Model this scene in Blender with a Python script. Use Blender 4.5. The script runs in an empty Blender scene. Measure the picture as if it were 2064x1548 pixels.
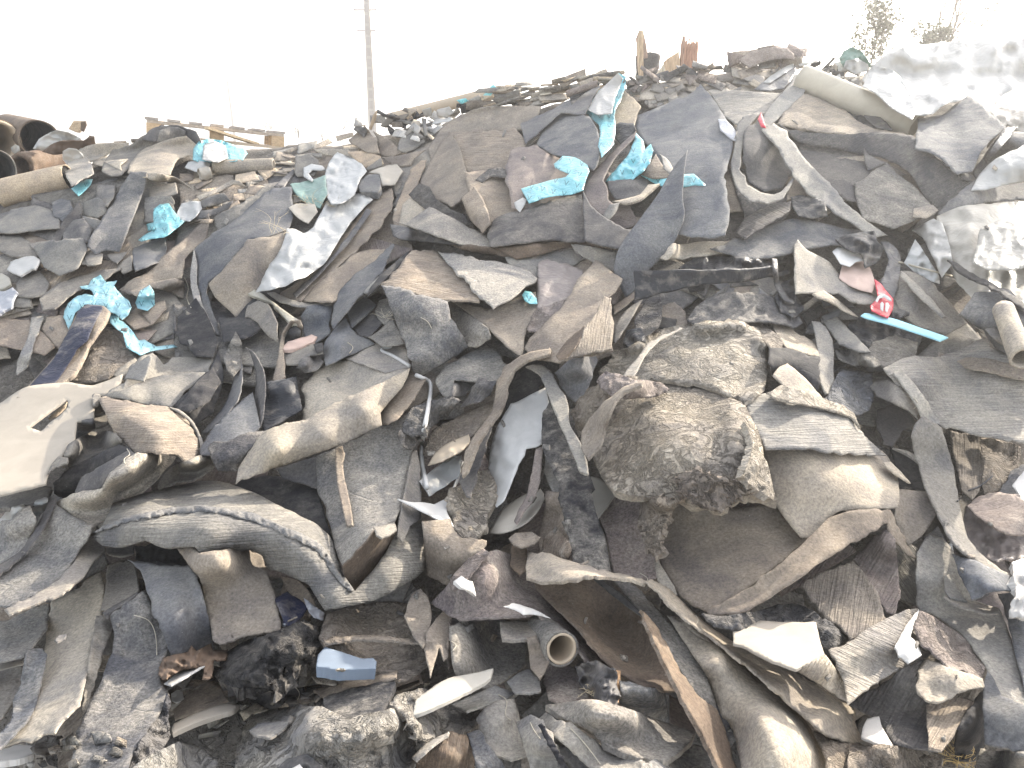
import bpy, math, random
import numpy as np
from mathutils import Vector, noise as mnoise
from mathutils.geometry import delaunay_2d_cdt
random.seed(7); rng = np.random.default_rng(7)
R = math.radians
scene = bpy.context.scene
COL = scene.collection
# ---------------------------------------------------------------- camera
F = 1559.0; CX = 1032.0; CY = 774.0; PITCH = R(17.9); CAMZ = 1.6
cam_d = bpy.data.cameras.new('camera'); cam = bpy.data.objects.new('camera', cam_d); COL.objects.link(cam)
cam_d.sensor_width = 36.0; cam_d.lens = 36.0 * F / 2064.0; cam_d.clip_start = 0.05; cam_d.clip_end = 3000
cam.location = (0, 0, CAMZ); cam.rotation_euler = (R(90) - PITCH, 0, 0)
scene.camera = cam
# ---------------------------------------------------------------- sky, sun, exposure
SUN_EL, SUN_AZ = 24.0, 44.0          # sun behind the heap, a little to the right
w = bpy.data.worlds.new('World'); scene.world = w; w.use_nodes = True
nt = w.node_tree; nt.nodes.clear()
sky = nt.nodes.new('ShaderNodeTexSky'); sky.sky_type = 'NISHITA'; sky.sun_disc = False
sky.sun_elevation = R(SUN_EL); sky.sun_rotation = R(SUN_AZ); sky.air_density = 1.0; sky.dust_density = 2.0; sky.ozone_density = 1.0
bg = nt.nodes.new('ShaderNodeBackground'); bg.inputs[1].default_value = 0.15
ow = nt.nodes.new('ShaderNodeOutputWorld'); hs = nt.nodes.new('ShaderNodeHueSaturation'); hs.inputs['Saturation'].default_value = 0.4; nt.links.new(sky.outputs[0], hs.inputs['Color']); nt.links.new(hs.outputs[0], bg.inputs[0]); nt.links.new(bg.outputs[0], ow.inputs[0])
sl = bpy.data.lights.new('sun', 'SUN'); sl.energy = 4.0; sl.angle = R(0.6); sl.color = (1.0, 0.91, 0.77)
so = bpy.data.objects.new('sun', sl); COL.objects.link(so)
sd = Vector((math.sin(R(SUN_AZ)) * math.cos(R(SUN_EL)), math.cos(R(SUN_AZ)) * math.cos(R(SUN_EL)), math.sin(R(SUN_EL))))
so.rotation_euler = sd.to_track_quat('Z', 'Y').to_euler(); so.location = (6, 10, 8)
vs = scene.view_settings
scene.display_settings.display_device = 'sRGB'
vs.view_transform = 'Standard'; vs.look = 'None'; vs.gamma = 1.0; vs.exposure = 2.42; vs.use_curve_mapping = False

# ---------------------------------------------------------------- materials
def lk(nt, a, b): nt.links.new(a, b)
def new_mat(name):
    m = bpy.data.materials.new(name); m.use_nodes = True
    nt = m.node_tree; b = nt.nodes['Principled BSDF']; b.inputs['Roughness'].default_value = 0.9
    b.inputs['Specular IOR Level'].default_value = 0.2
    return m, nt, b
def nd(nt, t, **kw):
    n = nt.nodes.new(t)
    for k, v in kw.items(): setattr(n, k, v)
    return n
def noise(nt, vec, scale, detail=4, rough=0.55, dist=0.0):
    n = nd(nt, 'ShaderNodeTexNoise'); n.inputs['Scale'].default_value = scale; n.inputs['Detail'].default_value = detail
    n.inputs['Roughness'].default_value = rough; n.inputs['Distortion'].default_value = dist
    lk(nt, vec, n.inputs['Vector']); return n.outputs['Fac']
def ramp(nt, fac, stops):
    r = nd(nt, 'ShaderNodeValToRGB'); e = r.color_ramp.elements
    for i, (p, c) in enumerate(stops):
        el = e[i] if i < 2 else e.new(p)
        el.position = p; el.color = (c, c, c, 1) if not isinstance(c, tuple) else (*c, 1)
    lk(nt, fac, r.inputs[0]); return r.outputs[0]
def mix(nt, f, a, b, mode='MIX'):
    m = nd(nt, 'ShaderNodeMix', data_type='RGBA', blend_type=mode)
    if isinstance(f, float): m.inputs[0].default_value = f
    else: lk(nt, f, m.inputs[0])
    for v, i in ((a, 6), (b, 7)):
        if isinstance(v, tuple): m.inputs[i].default_value = (*v, 1)
        else: lk(nt, v, m.inputs[i])
    return m.outputs[2]
def mth(nt, op, a, b=0.0, c=None):
    m = nd(nt, 'ShaderNodeMath', operation=op)
    for i, v in enumerate((a, b, c)):
        if v is None: continue
        if isinstance(v, (int, float)): m.inputs[i].default_value = v
        else: lk(nt, v, m.inputs[i])
    return m.outputs[0]
def coords(nt):
    tc = nd(nt, 'ShaderNodeTexCoord'); oi = nd(nt, 'ShaderNodeObjectInfo')
    va = nd(nt, 'ShaderNodeVectorMath', operation='MULTIPLY_ADD')
    va.inputs[1].default_value = (1, 1, 1); lk(nt, tc.outputs['Object'], va.inputs[0])
    sc = nd(nt, 'ShaderNodeVectorMath', operation='SCALE'); sc.inputs[0].default_value = (37, 51, 23)
    lk(nt, oi.outputs['Random'], sc.inputs['Scale']); lk(nt, sc.outputs[0], va.inputs[2])
    return va.outputs[0], tc.outputs['UV'], oi
def felt(name, rib=0.0, rough=0.5, dust=0.5, cracks=0.0, wear=1.0, spk=1.0):
    """felted waste sheet: object colour, dusted and speckled, fibrous bump, optional ribs along the UV"""
    m, nt, b = new_mat(name)
    v, uv, oi = coords(nt)
    base = oi.outputs['Color']
    big = ramp(nt, noise(nt, v, 5, 5, 0.62, 0.6), [(0.36, 0.0), (0.68, 1.0)])
    mid = ramp(nt, noise(nt, v, 22, 6, 0.7, 0.3), [(0.35, 0.0), (0.7, 1.0)])
    fine = noise(nt, v, 120, 5, 0.75)
    c = mix(nt, 1.0, base, mix(nt, big, (0.72, 0.72, 0.76), (1.25, 1.2, 1.1)), 'MULTIPLY')
    df = mth(nt, 'MULTIPLY', mth(nt, 'MULTIPLY', mid, big), dust)
    c = mix(nt, df, c, (0.31, 0.28, 0.24))
    c = mix(nt, 1.0, c, ramp(nt, fine, [(0.3, 1 - 0.4 * spk), (0.5, 1.0), (0.72, 1 + 0.45 * spk)]), 'MULTIPLY')
    # dark stains
    st = ramp(nt, noise(nt, v, 9, 4, 0.6, 1.2), [(0.62, 0.0), (0.72, 1.0)])
    c = mix(nt, mth(nt, 'MULTIPLY', st, 0.35 * wear), c, (0.05, 0.048, 0.047))
    # pale lint specks
    vo = nd(nt, 'ShaderNodeTexVoronoi'); vo.inputs['Scale'].default_value = 34; lk(nt, v, vo.inputs['Vector'])
    sp = ramp(nt, vo.outputs['Distance'], [(0.045, 1.0), (0.07, 0.0)])
    c = mix(nt, mth(nt, 'MULTIPLY', sp, mth(nt, 'MULTIPLY', mid, 0.55)), c, (0.5, 0.48, 0.44))
    h = mth(nt, 'MULTIPLY', fine, 0.35)
    h = mth(nt, 'ADD', h, mth(nt, 'MULTIPLY', noise(nt, v, 60, 4, 0.65), 0.7))
    if rib:
        mp = nd(nt, 'ShaderNodeMapping'); mp.inputs['Scale'].default_value = (10, 170, 1); lk(nt, uv, mp.inputs['Vector'])
        rn = noise(nt, mp.outputs[0], 1.0, 3, 0.6, 0.4)
        rr = ramp(nt, rn, [(0.3, 0.0), (0.65, 1.0)])
        h = mth(nt, 'ADD', h, mth(nt, 'MULTIPLY', rr, 1.3 * rib))
        c = mix(nt, 1.0, c, ramp(nt, rn, [(0.3, 0.78), (0.68, 1.2)]), 'MULTIPLY')
    # creases pressed into the sheet
    cz = mth(nt, 'ABSOLUTE', mth(nt, 'SUBTRACT', noise(nt, v, 2.6, 2, 0.5, 0.3), 0.5))
    h = mth(nt, 'ADD', h, mth(nt, 'MULTIPLY', ramp(nt, cz, [(0.0, 0.0), (0.012, 1.0)]), 0.35 + 0.5 * cracks))
    h = mth(nt, 'ADD', h, mth(nt, 'MULTIPLY', noise(nt, v, 20, 3, 0.5), 0.9))
    if cracks:      # wrinkled, fissured crust
        r1 = mth(nt, 'ABSOLUTE', mth(nt, 'SUBTRACT', noise(nt, v, 9, 5, 0.6, 1.4), 0.5))
        r2 = mth(nt, 'ABSOLUTE', mth(nt, 'SUBTRACT', noise(nt, v, 24, 4, 0.6, 1.0), 0.5))
        k1 = ramp(nt, r1, [(0.0, 0.0), (0.045, 1.0)]); k2 = ramp(nt, r2, [(0.0, 0.0), (0.07, 1.0)])
        msk = ramp(nt, noise(nt, v, 5, 3), [(0.40, 0.0), (0.6, 1.0)])
        k2 = mth(nt, 'MAXIMUM', k2, mth(nt, 'SUBTRACT', 1.0, msk))
        ck = mth(nt, 'MULTIPLY', k1, k2)
        c = mix(nt, 1.0, c, ramp(nt, ck, [(0.0, 0.86), (0.5, 1.0)]), 'MULTIPLY')
        h = mth(nt, 'ADD', h, mth(nt, 'MULTIPLY', ck, 2.6 * cracks)); h = mth(nt, 'ADD', h, mth(nt, 'MULTIPLY', noise(nt, v, 11, 5, 0.55), 1.6 * cracks))
    lk(nt, c, b.inputs['Base Color'])
    bp = nd(nt, 'ShaderNodeBump'); bp.inputs['Strength'].default_value = min(1, rough * 1.5); bp.inputs['Distance'].default_value = 0.005
    lk(nt, h, bp.inputs['Height']); lk(nt, bp.outputs[0], b.inputs['Normal'])
    b.inputs['Roughness'].default_value = 0.92
    return m
def film(name, rough=0.35, trans=0.25, crumple=1.0, dirt=0.3, marks=False, spec=0.5, fs=14):
    """thin plastic film: object colour, creased bump, light passing through"""
    m, nt, b = new_mat(name)
    v, uv, oi = coords(nt)
    c = oi.outputs['Color']
    dn = ramp(nt, noise(nt, v, 12, 5, 0.65), [(0.5, 0.0), (0.75, 1.0)])
    c = mix(nt, mth(nt, 'MULTIPLY', dn, dirt), c, (0.33, 0.29, 0.24))
    if marks:      # rows of small dark triangular marks printed on the film
        br = nd(nt, 'ShaderNodeTexBrick'); mp = nd(nt, 'ShaderNodeVectorMath', operation='MULTIPLY'); mp.inputs[1].default_value = (16, 16, 1)
        lk(nt, uv, mp.inputs[0]); fr = nd(nt, 'ShaderNodeVectorMath', operation='FRACTION'); lk(nt, mp.outputs[0], fr.inputs[0])
        sx = nd(nt, 'ShaderNodeSeparateXYZ'); lk(nt, fr.outputs[0], sx.inputs[0])
        ax = mth(nt, 'ABSOLUTE', mth(nt, 'SUBTRACT', sx.outputs[0], 0.5))
        d = mth(nt, 'ABSOLUTE', mth(nt, 'SUBTRACT', mth(nt, 'ADD', mth(nt, 'MULTIPLY', ax, 2.2), sx.outputs[1]), 0.72))
        on = mth(nt, 'MULTIPLY', mth(nt, 'LESS_THAN', d, 0.075), mth(nt, 'GREATER_THAN', sx.outputs[1], 0.32))
        c = mix(nt, mth(nt, 'MULTIPLY', on, 0.75), c, (0.02, 0.10, 0.12))
    lk(nt, c, b.inputs['Base Color'])
    h = mth(nt, 'ADD', mth(nt, 'MULTIPLY', mth(nt, 'ABSOLUTE', mth(nt, 'SUBTRACT', noise(nt, v, fs, 3, 0.5, 1.2), 0.5)), 3.0), mth(nt, 'MULTIPLY', noise(nt, v, 50, 3), 0.5))
    bp = nd(nt, 'ShaderNodeBump'); bp.inputs['Strength'].default_value = 0.6 * crumple; bp.inputs['Distance'].default_value = 0.012
    lk(nt, h, bp.inputs['Height']); lk(nt, bp.outputs[0], b.inputs['Normal'])
    b.inputs['Roughness'].default_value = rough; b.inputs['Specular IOR Level'].default_value = spec
    if trans:
        tr = nd(nt, 'ShaderNodeBsdfTranslucent'); lk(nt, c, tr.inputs[0]); ms = nd(nt, 'ShaderNodeMixShader'); ms.inputs[0].default_value = trans
        lk(nt, b.outputs[0], ms.inputs[1]); lk(nt, tr.outputs[0], ms.inputs[2]); lk(nt, ms.outputs[0], nt.nodes['Material Output'].inputs[0])
    return m
def plain(name, col, rough=0.8, var=0.3, scale=20, bump=0.4, grain=None, spec=0.3):
    m, nt, b = new_mat(name); v, uv, oi = coords(nt)
    if grain:
        mp = nd(nt, 'ShaderNodeMapping'); mp.inputs['Scale'].default_value = grain; lk(nt, v, mp.inputs['Vector']); vv = mp.outputs[0]
    else: vv = v
    n = noise(nt, vv, scale, 6, 0.65, 0.5)
    lo = tuple(x * (1 - var) for x in col); hi = tuple(min(0.95, x * (1 + var)) for x in col)
    c = mix(nt, ramp(nt, n, [(0.3, 0.0), (0.7, 1.0)]), lo, hi); lk(nt, c, b.inputs['Base Color'])
    bp = nd(nt, 'ShaderNodeBump'); bp.inputs['Strength'].default_value = bump; bp.inputs['Distance'].default_value = 0.004
    lk(nt, n, bp.inputs['Height']); lk(nt, bp.outputs[0], b.inputs['Normal']); b.inputs['Roughness'].default_value = rough
    b.inputs['Specular IOR Level'].default_value = spec
    return m
M = {
 'f': felt('felt'), 'r': felt('ribbed_felt', rib=1.0), 'c': felt('cracked_felt', cracks=0.7, rough=0.6),
 'm': felt('clay_crust', cracks=1.0, rough=0.7, dust=0.75), 's': felt('smooth_felt', rough=0.25, dust=0.25),
 'e': felt('frayed_edge', rough=0.8, dust=0.9), 'h': felt('speckled_felt', rough=1.0, dust=0.85, wear=0.6, spk=1.5),
 'p': film('plastic_film', crumple=0.6, rough=0.45, fs=8, dirt=0.2), 'q': film('printed_film', marks=True, trans=0.3, crumple=1.0, dirt=0.35), 'x': film('rubber_film', rough=0.6, trans=0.0, dirt=0.5, crumple=0.6, spec=0.25),
 'k': film('heavy_bag', rough=0.5, trans=0.2, crumple=0.7, dirt=0.12, fs=5),
 'b': plain('board', (0.62, 0.56, 0.48), var=0.12, scale=8, bump=0.15),
 'o': plain('weathered_wood', (0.36, 0.22, 0.12), var=0.35, scale=6, grain=(12, 12, 1.5)),
}
# boards take the object colour too
def obj_coloured(m, k=1.0):
    nt = m.node_tree; b = nt.nodes['Principled BSDF']; l = b.inputs['Base Color'].links[0].from_socket
    oi = nd(nt, 'ShaderNodeObjectInfo'); mm = mix(nt, 1.0, mix(nt, 1.0, l, (1.62, 1.78, 2.08), 'MULTIPLY'), oi.outputs['Color'], 'MULTIPLY'); lk(nt, mm, b.inputs['Base Color'])
obj_coloured(M['b'])
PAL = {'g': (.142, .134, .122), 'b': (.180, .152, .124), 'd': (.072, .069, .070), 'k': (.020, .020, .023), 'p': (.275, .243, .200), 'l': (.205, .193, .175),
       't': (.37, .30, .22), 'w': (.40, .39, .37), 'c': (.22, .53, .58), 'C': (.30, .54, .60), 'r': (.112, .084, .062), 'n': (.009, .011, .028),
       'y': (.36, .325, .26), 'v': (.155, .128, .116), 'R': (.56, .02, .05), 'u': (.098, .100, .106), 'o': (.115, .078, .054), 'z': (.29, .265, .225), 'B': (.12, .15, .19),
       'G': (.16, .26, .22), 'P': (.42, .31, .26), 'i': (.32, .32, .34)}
EDGE = {'d': (.13, .13, .13), 'k': (.07, .07, .07), 'n': (.22, .19, .15), 'u': (.16, .16, .155)}
# ---------------------------------------------------------------- helpers: tags, pixels -> points on the heap
def tag(o, label=None, cat=None, group=None, kind=None):
    if label: o['label'] = label
    if cat: o['category'] = cat
    if group: o['group'] = group
    if kind: o['kind'] = kind
    return o
def empty(name, loc, rz=0):
    o = bpy.data.objects.new(name, None); COL.objects.link(o); o.location = loc; o.rotation_euler = (0, 0, rz); o.empty_display_size = 0.1
    return o
def link_mesh(name, verts, faces, mats, parent=None, color=None, origin=None, fmat=None, uv=None, smooth=True, rim=False):
    verts = np.asarray(verts, float)
    if origin is None: origin = verts.mean(0)
    me = bpy.data.meshes.new(name); me.from_pydata((verts - np.asarray(origin)).tolist(), [], [list(map(int, f)) for f in faces]); me.update()
    for m in mats: me.materials.append(m)
    if fmat is not None: me.polygons.foreach_set('material_index', fmat)
    me.polygons.foreach_set('use_smooth', [smooth] * len(me.polygons) if not rim else [m_ == 0 for m_ in fmat])
    if uv is not None:
        ul = me.uv_layers.new(name='UVMap'); li = np.zeros(len(me.loops), int); me.loops.foreach_get('vertex_index', li)
        ul.data.foreach_set('uv', np.asarray(uv)[li].ravel())
    o = bpy.data.objects.new(name, me); COL.objects.link(o)
    if parent is not None:
        o.parent = parent; o.location = Vector(origin) - parent.location
    else: o.location = origin
    if color is not None: o.color = (*color, 1)
    return o
ct, st_ = math.cos(PITCH), math.sin(PITCH)
def ray(px, py):
    px = np.asarray(px, float); py = np.asarray(py, float)
    r = (px - CX) / F; u = (CY - py) / F
    return np.stack([r, ct + u * st_, -st_ + u * ct], -1)          # y component ~1: t is roughly metres forward
YC = 5.8
def crest_e(u):
    return np.interp(u, [-0.75, -0.5, -0.35, -0.2, 0.0, 0.12, 0.3, 0.42, 0.7], [-0.045, -0.02, -0.005, 0.005, 0.042, 0.065, 0.088, 0.08, 0.075])
BUMPS = [(1430, 860, .32, .20), (640, 860, .30, .10), (1330, 420, .5, .12), (250, 380, .4, .10), (950, 620, .3, .08), (750, 1150, .22, .07), (1750, 330, .45, .10), (480, 600, .3, -.08), (80, 900, .4, -.06), (1000, 1000, .18, -.08), (1850, 900, .2, -.08), (1100, 700, .2, .05)]
def H0(x, y):
    x = np.asarray(x, float); y = np.asarray(y, float)
    u = x / np.maximum(y, 1.2)
    zc = CAMZ + YC * crest_e(u) - 0.05
    s = zc / (YC - 1.50)
    yy = np.minimum(y, YC)
    z = s * (yy - 1.50)
    back = np.maximum(y - YC, 0)
    z = z - 0.07 * back
    z = z * (1 - np.clip((y - 13) / 8, 0, 1)) 
    return np.where(y < 1.5, 0.10 * (y - 1.5), z)
def hit_h(Hf, px, py):
    d = ray(px, py); lo = np.full(d.shape[:-1], 0.6); hi = YC / d[..., 1]
    hi0 = hi.copy()
    # march to find the first crossing
    n = 60; found = np.zeros(lo.shape, bool); tl = lo.copy(); th = hi.copy(); prev = lo.copy()
    for i in range(1, n + 1):
        t = lo + (hi0 - lo) * i / n
        z = CAMZ + t * d[..., 2]; below = z < Hf(t * d[..., 0], t * d[..., 1])
        new = below & ~found
        tl = np.where(new, prev, tl); th = np.where(new, t, th); found |= below; prev = t
    for _ in range(14):
        m = (tl + th) / 2; z = CAMZ + m * d[..., 2]; below = z < Hf(m * d[..., 0], m * d[..., 1])
        th = np.where(below, m, th); tl = np.where(below, tl, m)
    return np.where(found, th, hi0)
_bw = []
for bx, by, sg, am in BUMPS:
    t = float(hit_h(H0, bx, by)); d = ray(bx, by); _bw.append((t * d[0], t * d[1], sg, am))
def H(x, y):
    z = H0(x, y)
    for bx, by, sg, am in _bw: z = z + am * np.exp(-((x - bx) ** 2 + (y - by) ** 2) / (2 * sg * sg))
    return z
# a coarse table of the heap's distance per picture cell, in 4-pixel cells
CS = 4; GX0, GY0 = -160, -60; GW, GH = (2064 + 320) // CS, (1548 + 160) // CS
gx = GX0 + CS * (np.arange(GW) + .5); gy = GY0 + CS * (np.arange(GH) + .5)
PXG, PYG = np.meshgrid(gx, gy)
BASE = hit_h(H, PXG, PYG)
TOP = np.zeros_like(BASE)             # how far (m) things already stand in front of the heap, cell by cell
IDB = np.full(BASE.shape, -1, int)    # which thing is on top
ITEMS = []
def bil(A, px, py):
    x = np.clip((np.asarray(px) - gx[0]) / CS, 0, GW - 1.001); y = np.clip((np.asarray(py) - gy[0]) / CS, 0, GH - 1.001)
    i = x.astype(int); j = y.astype(int); a = x - i; b = y - j
    return (A[j, i] * (1 - a) * (1 - b) + A[j, i + 1] * a * (1 - b) + A[j + 1, i] * (1 - a) * b + A[j + 1, i + 1] * a * b)
def at(px, py, lift=0.0):
    t = bil(BASE, px, py) - lift
    return ray(px, py) * np.asarray(t)[..., None] + np.array([0, 0, CAMZ])
def atY(px, py, Y):
    d = ray(px, py); return d * (Y / d[..., 1])[..., None] + np.array([0, 0, CAMZ])

def vnoise(x, y, seed):
    x = np.asarray(x, float) + seed * 17.13; y = np.asarray(y, float) + seed * 9.71
    xi = np.floor(x).astype(int); yi = np.floor(y).astype(int); fx = x - xi; fy = y - yi
    fx = fx * fx * (3 - 2 * fx); fy = fy * fy * (3 - 2 * fy)
    def h(a, b):
        n = (a * 374761393 + b * 668265263) & 0x7fffffff
        n = ((n ^ (n >> 13)) * 1274126177) & 0x7fffffff
        return (n & 0xffff) / 32767.5 - 1
    return (h(xi, yi) * (1 - fx) + h(xi + 1, yi) * fx) * (1 - fy) + (h(xi, yi + 1) * (1 - fx) + h(xi + 1, yi + 1) * fx) * fy
def fnoise(x, y, seed, oct=3):
    s = 0; a = 1
    for k in range(oct): s = s + a * vnoise(x * 2 ** k, y * 2 ** k, seed + 31 * k); a *= .5
    return s
def crumple(x, y, seed):
    s = 0; a = 1
    for k in range(3): s = s + a * (1 - 2 * np.abs(vnoise(x * 1.9 ** k + .3 * y, y * 1.9 ** k - .3 * x, seed + 13 * k))); a *= .5
    return s
def tps(P, z, Q):
    P = np.asarray(P, float); n = len(P); c = P.mean(0); s = max(P.std(), 1e-3)
    A = (P - c) / s; B = (Q - c) / s
    def k(r2): return .6 * np.where(r2 > 1e-12, .5 * r2 * np.log(np.maximum(r2, 1e-12)), 0) - .6 * np.sqrt(r2 + .16)
    K = k(((A[:, None] - A[None]) ** 2).sum(-1)) + np.eye(n) * 3e-2
    L = np.zeros((n + 3, n + 3)); L[:n, :n] = K; L[:n, n] = 1; L[:n, n + 1:] = A; L[n, :n] = 1; L[n + 1:, :n] = A.T
    try: wgt = np.linalg.solve(L, np.concatenate([z, [0, 0, 0]]))
    except Exception: return np.full(len(Q), np.mean(z))
    r = k(((B[:, None] - A[None]) ** 2).sum(-1)) @ wgt[:n] + wgt[n] + B @ wgt[n + 1:]
    lo, hi = np.min(z), np.max(z); m = .25 * (hi - lo) + .002
    return np.clip(r, lo - m, hi + m)
def outline(P, h, jag, seed):
    """dense closed outline: curved where it turns softly, cornered where it turns hard, edges torn by noise"""
    P = np.asarray(P, float); n = len(P); res = []
    corner = []
    for i in range(n):
        a = P[i, :2] - P[i - 1, :2]; b = P[(i + 1) % n, :2] - P[i, :2]
        ca = a @ b / (np.linalg.norm(a) * np.linalg.norm(b) + 1e-9); corner.append(ca < math.cos(R(27)))
    for i in range(n):
        p1 = P[i]; p2 = P[(i + 1) % n]; p0 = P[i - 1]; p3 = P[(i + 2) % n]
        L = np.linalg.norm((p2 - p1)[:2]); m1 = (p2 - p1) if corner[i] else (p2 - p0) / 2; m2 = (p2 - p1) if corner[(i + 1) % n] else (p3 - p1) / 2
        for v in (0, 1):
            mm = (m1, m2)[v]; l = np.linalg.norm(mm[:2])
            if l > L: 
                if v == 0: m1 = m1 * L / l
                else: m2 = m2 * L / l
        k = max(1, int(round(L / h)))
        t = (np.arange(k) / k)[:, None]
        res.append((2 * t**3 - 3 * t**2 + 1) * p1 + (t**3 - 2 * t**2 + t) * m1 + (-2 * t**3 + 3 * t**2) * p2 + (t**3 - t**2) * m2)
    Q = np.concatenate(res)
    if jag:
        T = np.roll(Q, -1, 0)[:, :2] - np.roll(Q, 1, 0)[:, :2]; N = np.stack([T[:, 1], -T[:, 0]], 1) / (np.linalg.norm(T, axis=1)[:, None] + 1e-6)
        s = np.cumsum(np.linalg.norm(np.roll(Q, -1, 0)[:, :2] - Q[:, :2], axis=1))
        amp = 0.35 + 0.9 * np.clip(vnoise(s / 60, s * 0, seed + 5) + .2, 0, 1)
        nz = fnoise(s / 16, s * 0 + 3, seed, 3) * amp
        Q[:, :2] += N * (nz * jag)[:, None]
    return Q
def parse(s):
    out = []
    for w_ in s.split():
        v = [float(a) for a in w_.split(',')]
        if len(v) == 2: v.append(None)
        out.append(v)
    return out
def raster(tri, px, py, val, bb):
    x0, x1, y0, y1 = bb
    G = np.full((y1 - y0, x1 - x0), -1e9)
    X = (px - gx[0]) / CS - x0; Y = (py - gy[0]) / CS - y0
    for a, b, c in tri:
        xa, ya, xb, yb, xc, yc = X[a], Y[a], X[b], Y[b], X[c], Y[c]
        i0, i1 = max(0, int(math.floor(min(xa, xb, xc)))), min(G.shape[1] - 1, int(math.ceil(max(xa, xb, xc))))
        j0, j1 = max(0, int(math.floor(min(ya, yb, yc)))), min(G.shape[0] - 1, int(math.ceil(max(ya, yb, yc))))
        den = (yb - yc) * (xa - xc) + (xc - xb) * (ya - yc)
        if abs(den) < 1e-9: continue
        for j in range(j0, j1 + 1):
            for i in range(i0, i1 + 1):
                l1 = ((yb - yc) * (i - xc) + (xc - xb) * (j - yc)) / den; l2 = ((yc - ya) * (i - xc) + (xa - xc) * (j - yc)) / den; l3 = 1 - l1 - l2
                if l1 >= -.01 and l2 >= -.01 and l3 >= -.01:
                    z = l1 * val[a] + l2 * val[b] + l3 * val[c]
                    if z > G[j, i]: G[j, i] = z
    return G
def maxf(A, r):
    P = np.pad(A, r, mode='edge'); B = P.copy()
    for k in range(-r, r + 1): B = np.maximum(B, np.roll(P, k, 1))
    C_ = B.copy()
    for k in range(-r, r + 1): C_ = np.maximum(C_, np.roll(B, k, 0))
    return C_[r:-r, r:-r]
def boxf(A, r):
    P = np.pad(A, r, mode='edge'); B = sum(np.roll(P, k, 1) for k in range(-r, r + 1)) / (2 * r + 1)
    C_ = sum(np.roll(B, k, 0) for k in range(-r, r + 1)) / (2 * r + 1)
    return C_[r:-r, r:-r]
LIFT = 1.75; DRAPE_MAX = 12
def sheet(name, label, cat, mat, col, pts, inner=(), th=0.42, jag=3.8, wr=0.7, wf=70, crs=0.0, ribang=0.0, group=None, drape=True, parent=None,
          Y=None, h=None, filler=False, smooth_drape=5, eps=0.008, rawcol=None, hole=None, rigid=False, ec=0.0):
    """one torn sheet lying on the heap. pts: outline (pixel x, pixel y, height above the heap in cm)"""
    seed = len(ITEMS) * 7 + 3; LS = 1.0 if filler else (1.0 if Y else LIFT)
    P = np.array([[p[0], p[1], LS * (2.0 if p[2] is None else p[2])] for p in pts]); I = np.array([[p[0], p[1], LS * (2.0 if p[2] is None else p[2])] for p in inner]).reshape(-1, 3)
    area = .5 * abs(np.sum(P[:, 0] * np.roll(P[:, 1], -1) - P[:, 1] * np.roll(P[:, 0], -1)))
    if h is None: h = min(13, max(4.0, math.sqrt(area) / 20))
    Q = outline(P, h * .8, jag * min(1, math.sqrt(area) / 90), seed)
    x0, y0 = Q[:, :2].min(0); x1, y1 = Q[:, :2].max(0)
    xs = np.arange(x0 + h * .5, x1, h); ys = np.arange(y0 + h * .5, y1, h * .87)
    XX, YY = np.meshgrid(xs, ys); XX = XX + (np.arange(len(ys)) % 2)[:, None] * h * .5
    XX = XX + rng.uniform(-.15, .15, XX.shape) * h; YY = YY + rng.uniform(-.15, .15, XX.shape) * h
    G = np.stack([XX.ravel(), YY.ravel()], 1)
    # keep the points clear of the outline
    dd = np.sqrt(((G[:, None] - Q[None, :, :2]) ** 2).sum(-1)).min(1) if len(G) else np.zeros(0)
    G = G[dd > h * .45]
    # inside test
    ins = np.zeros(len(G), bool); qx, qy = Q[:, 0], Q[:, 1]; qx2, qy2 = np.roll(qx, -1), np.roll(qy, -1)
    for i in range(len(Q)):
        cond = (qy[i] > G[:, 1]) != (qy2[i] > G[:, 1])
        if cond.any():
            xi = (qx2[i] - qx[i]) * (G[:, 1] - qy[i]) / (qy2[i] - qy[i] + 1e-12) + qx[i]; ins ^= cond & (G[:, 0] < xi)
    G = G[ins]
    allp = np.concatenate([Q[:, :2], G]); n = len(Q); cons = [(i, (i + 1) % n) for i in range(n)]
    if hole is not None:
        hp_ = outline([[a, b, 0] for a, b in hole], h * .8, 1.0, seed)[:, :2]; m0 = len(allp); allp = np.concatenate([allp, hp_]); cons += [(m0 + i, m0 + (i + 1) % len(hp_)) for i in range(len(hp_))]
    vv, _, ff, _, _, _ = delaunay_2d_cdt([Vector(p) for p in allp.tolist()], cons, [], 1, 1e-4)
    V = np.array([[v[0], v[1]] for v in vv]); T = [tuple(f) for f in ff if len(f) == 3]
    if hole is not None:
        def inh(x, y):
            r = False
            for i in range(len(hp_)):
                (ax, ay), (bx, by) = hp_[i - 1], hp_[i]
                if (ay > y) != (by > y) and x < (bx - ax) * (y - ay) / (by - ay) + ax: r = not r
            return r
        T = [f for f in T if not inh(*V[list(f)].mean(0))]
    if not T: return None
    used = np.unique(np.array(T)); remap = -np.ones(len(V), int); remap[used] = np.arange(len(used)); V = V[used]; T = [tuple(remap[list(f)]) for f in T]
    cp = np.concatenate([P, I]); L = tps(cp[:, :2], cp[:, 2], V) if len(cp) > 3 else np.full(len(V), cp[:, 2].mean())
    sc = float(bil(BASE, P[:, 0].mean(), P[:, 1].mean())) / 3.0
    if Y: sc = Y / 3.0
    L = L + wr * (.7 * fnoise(V[:, 0] / wf, V[:, 1] / wf, seed, 3) + .45 * crumple(V[:, 0] / (wf * 1.3), V[:, 1] / (wf * 1.3), seed + 9))
    if crs: L = L + crs * crumple(V[:, 0] / (wf * .55), V[:, 1] / (wf * .55), seed + 2)
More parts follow.
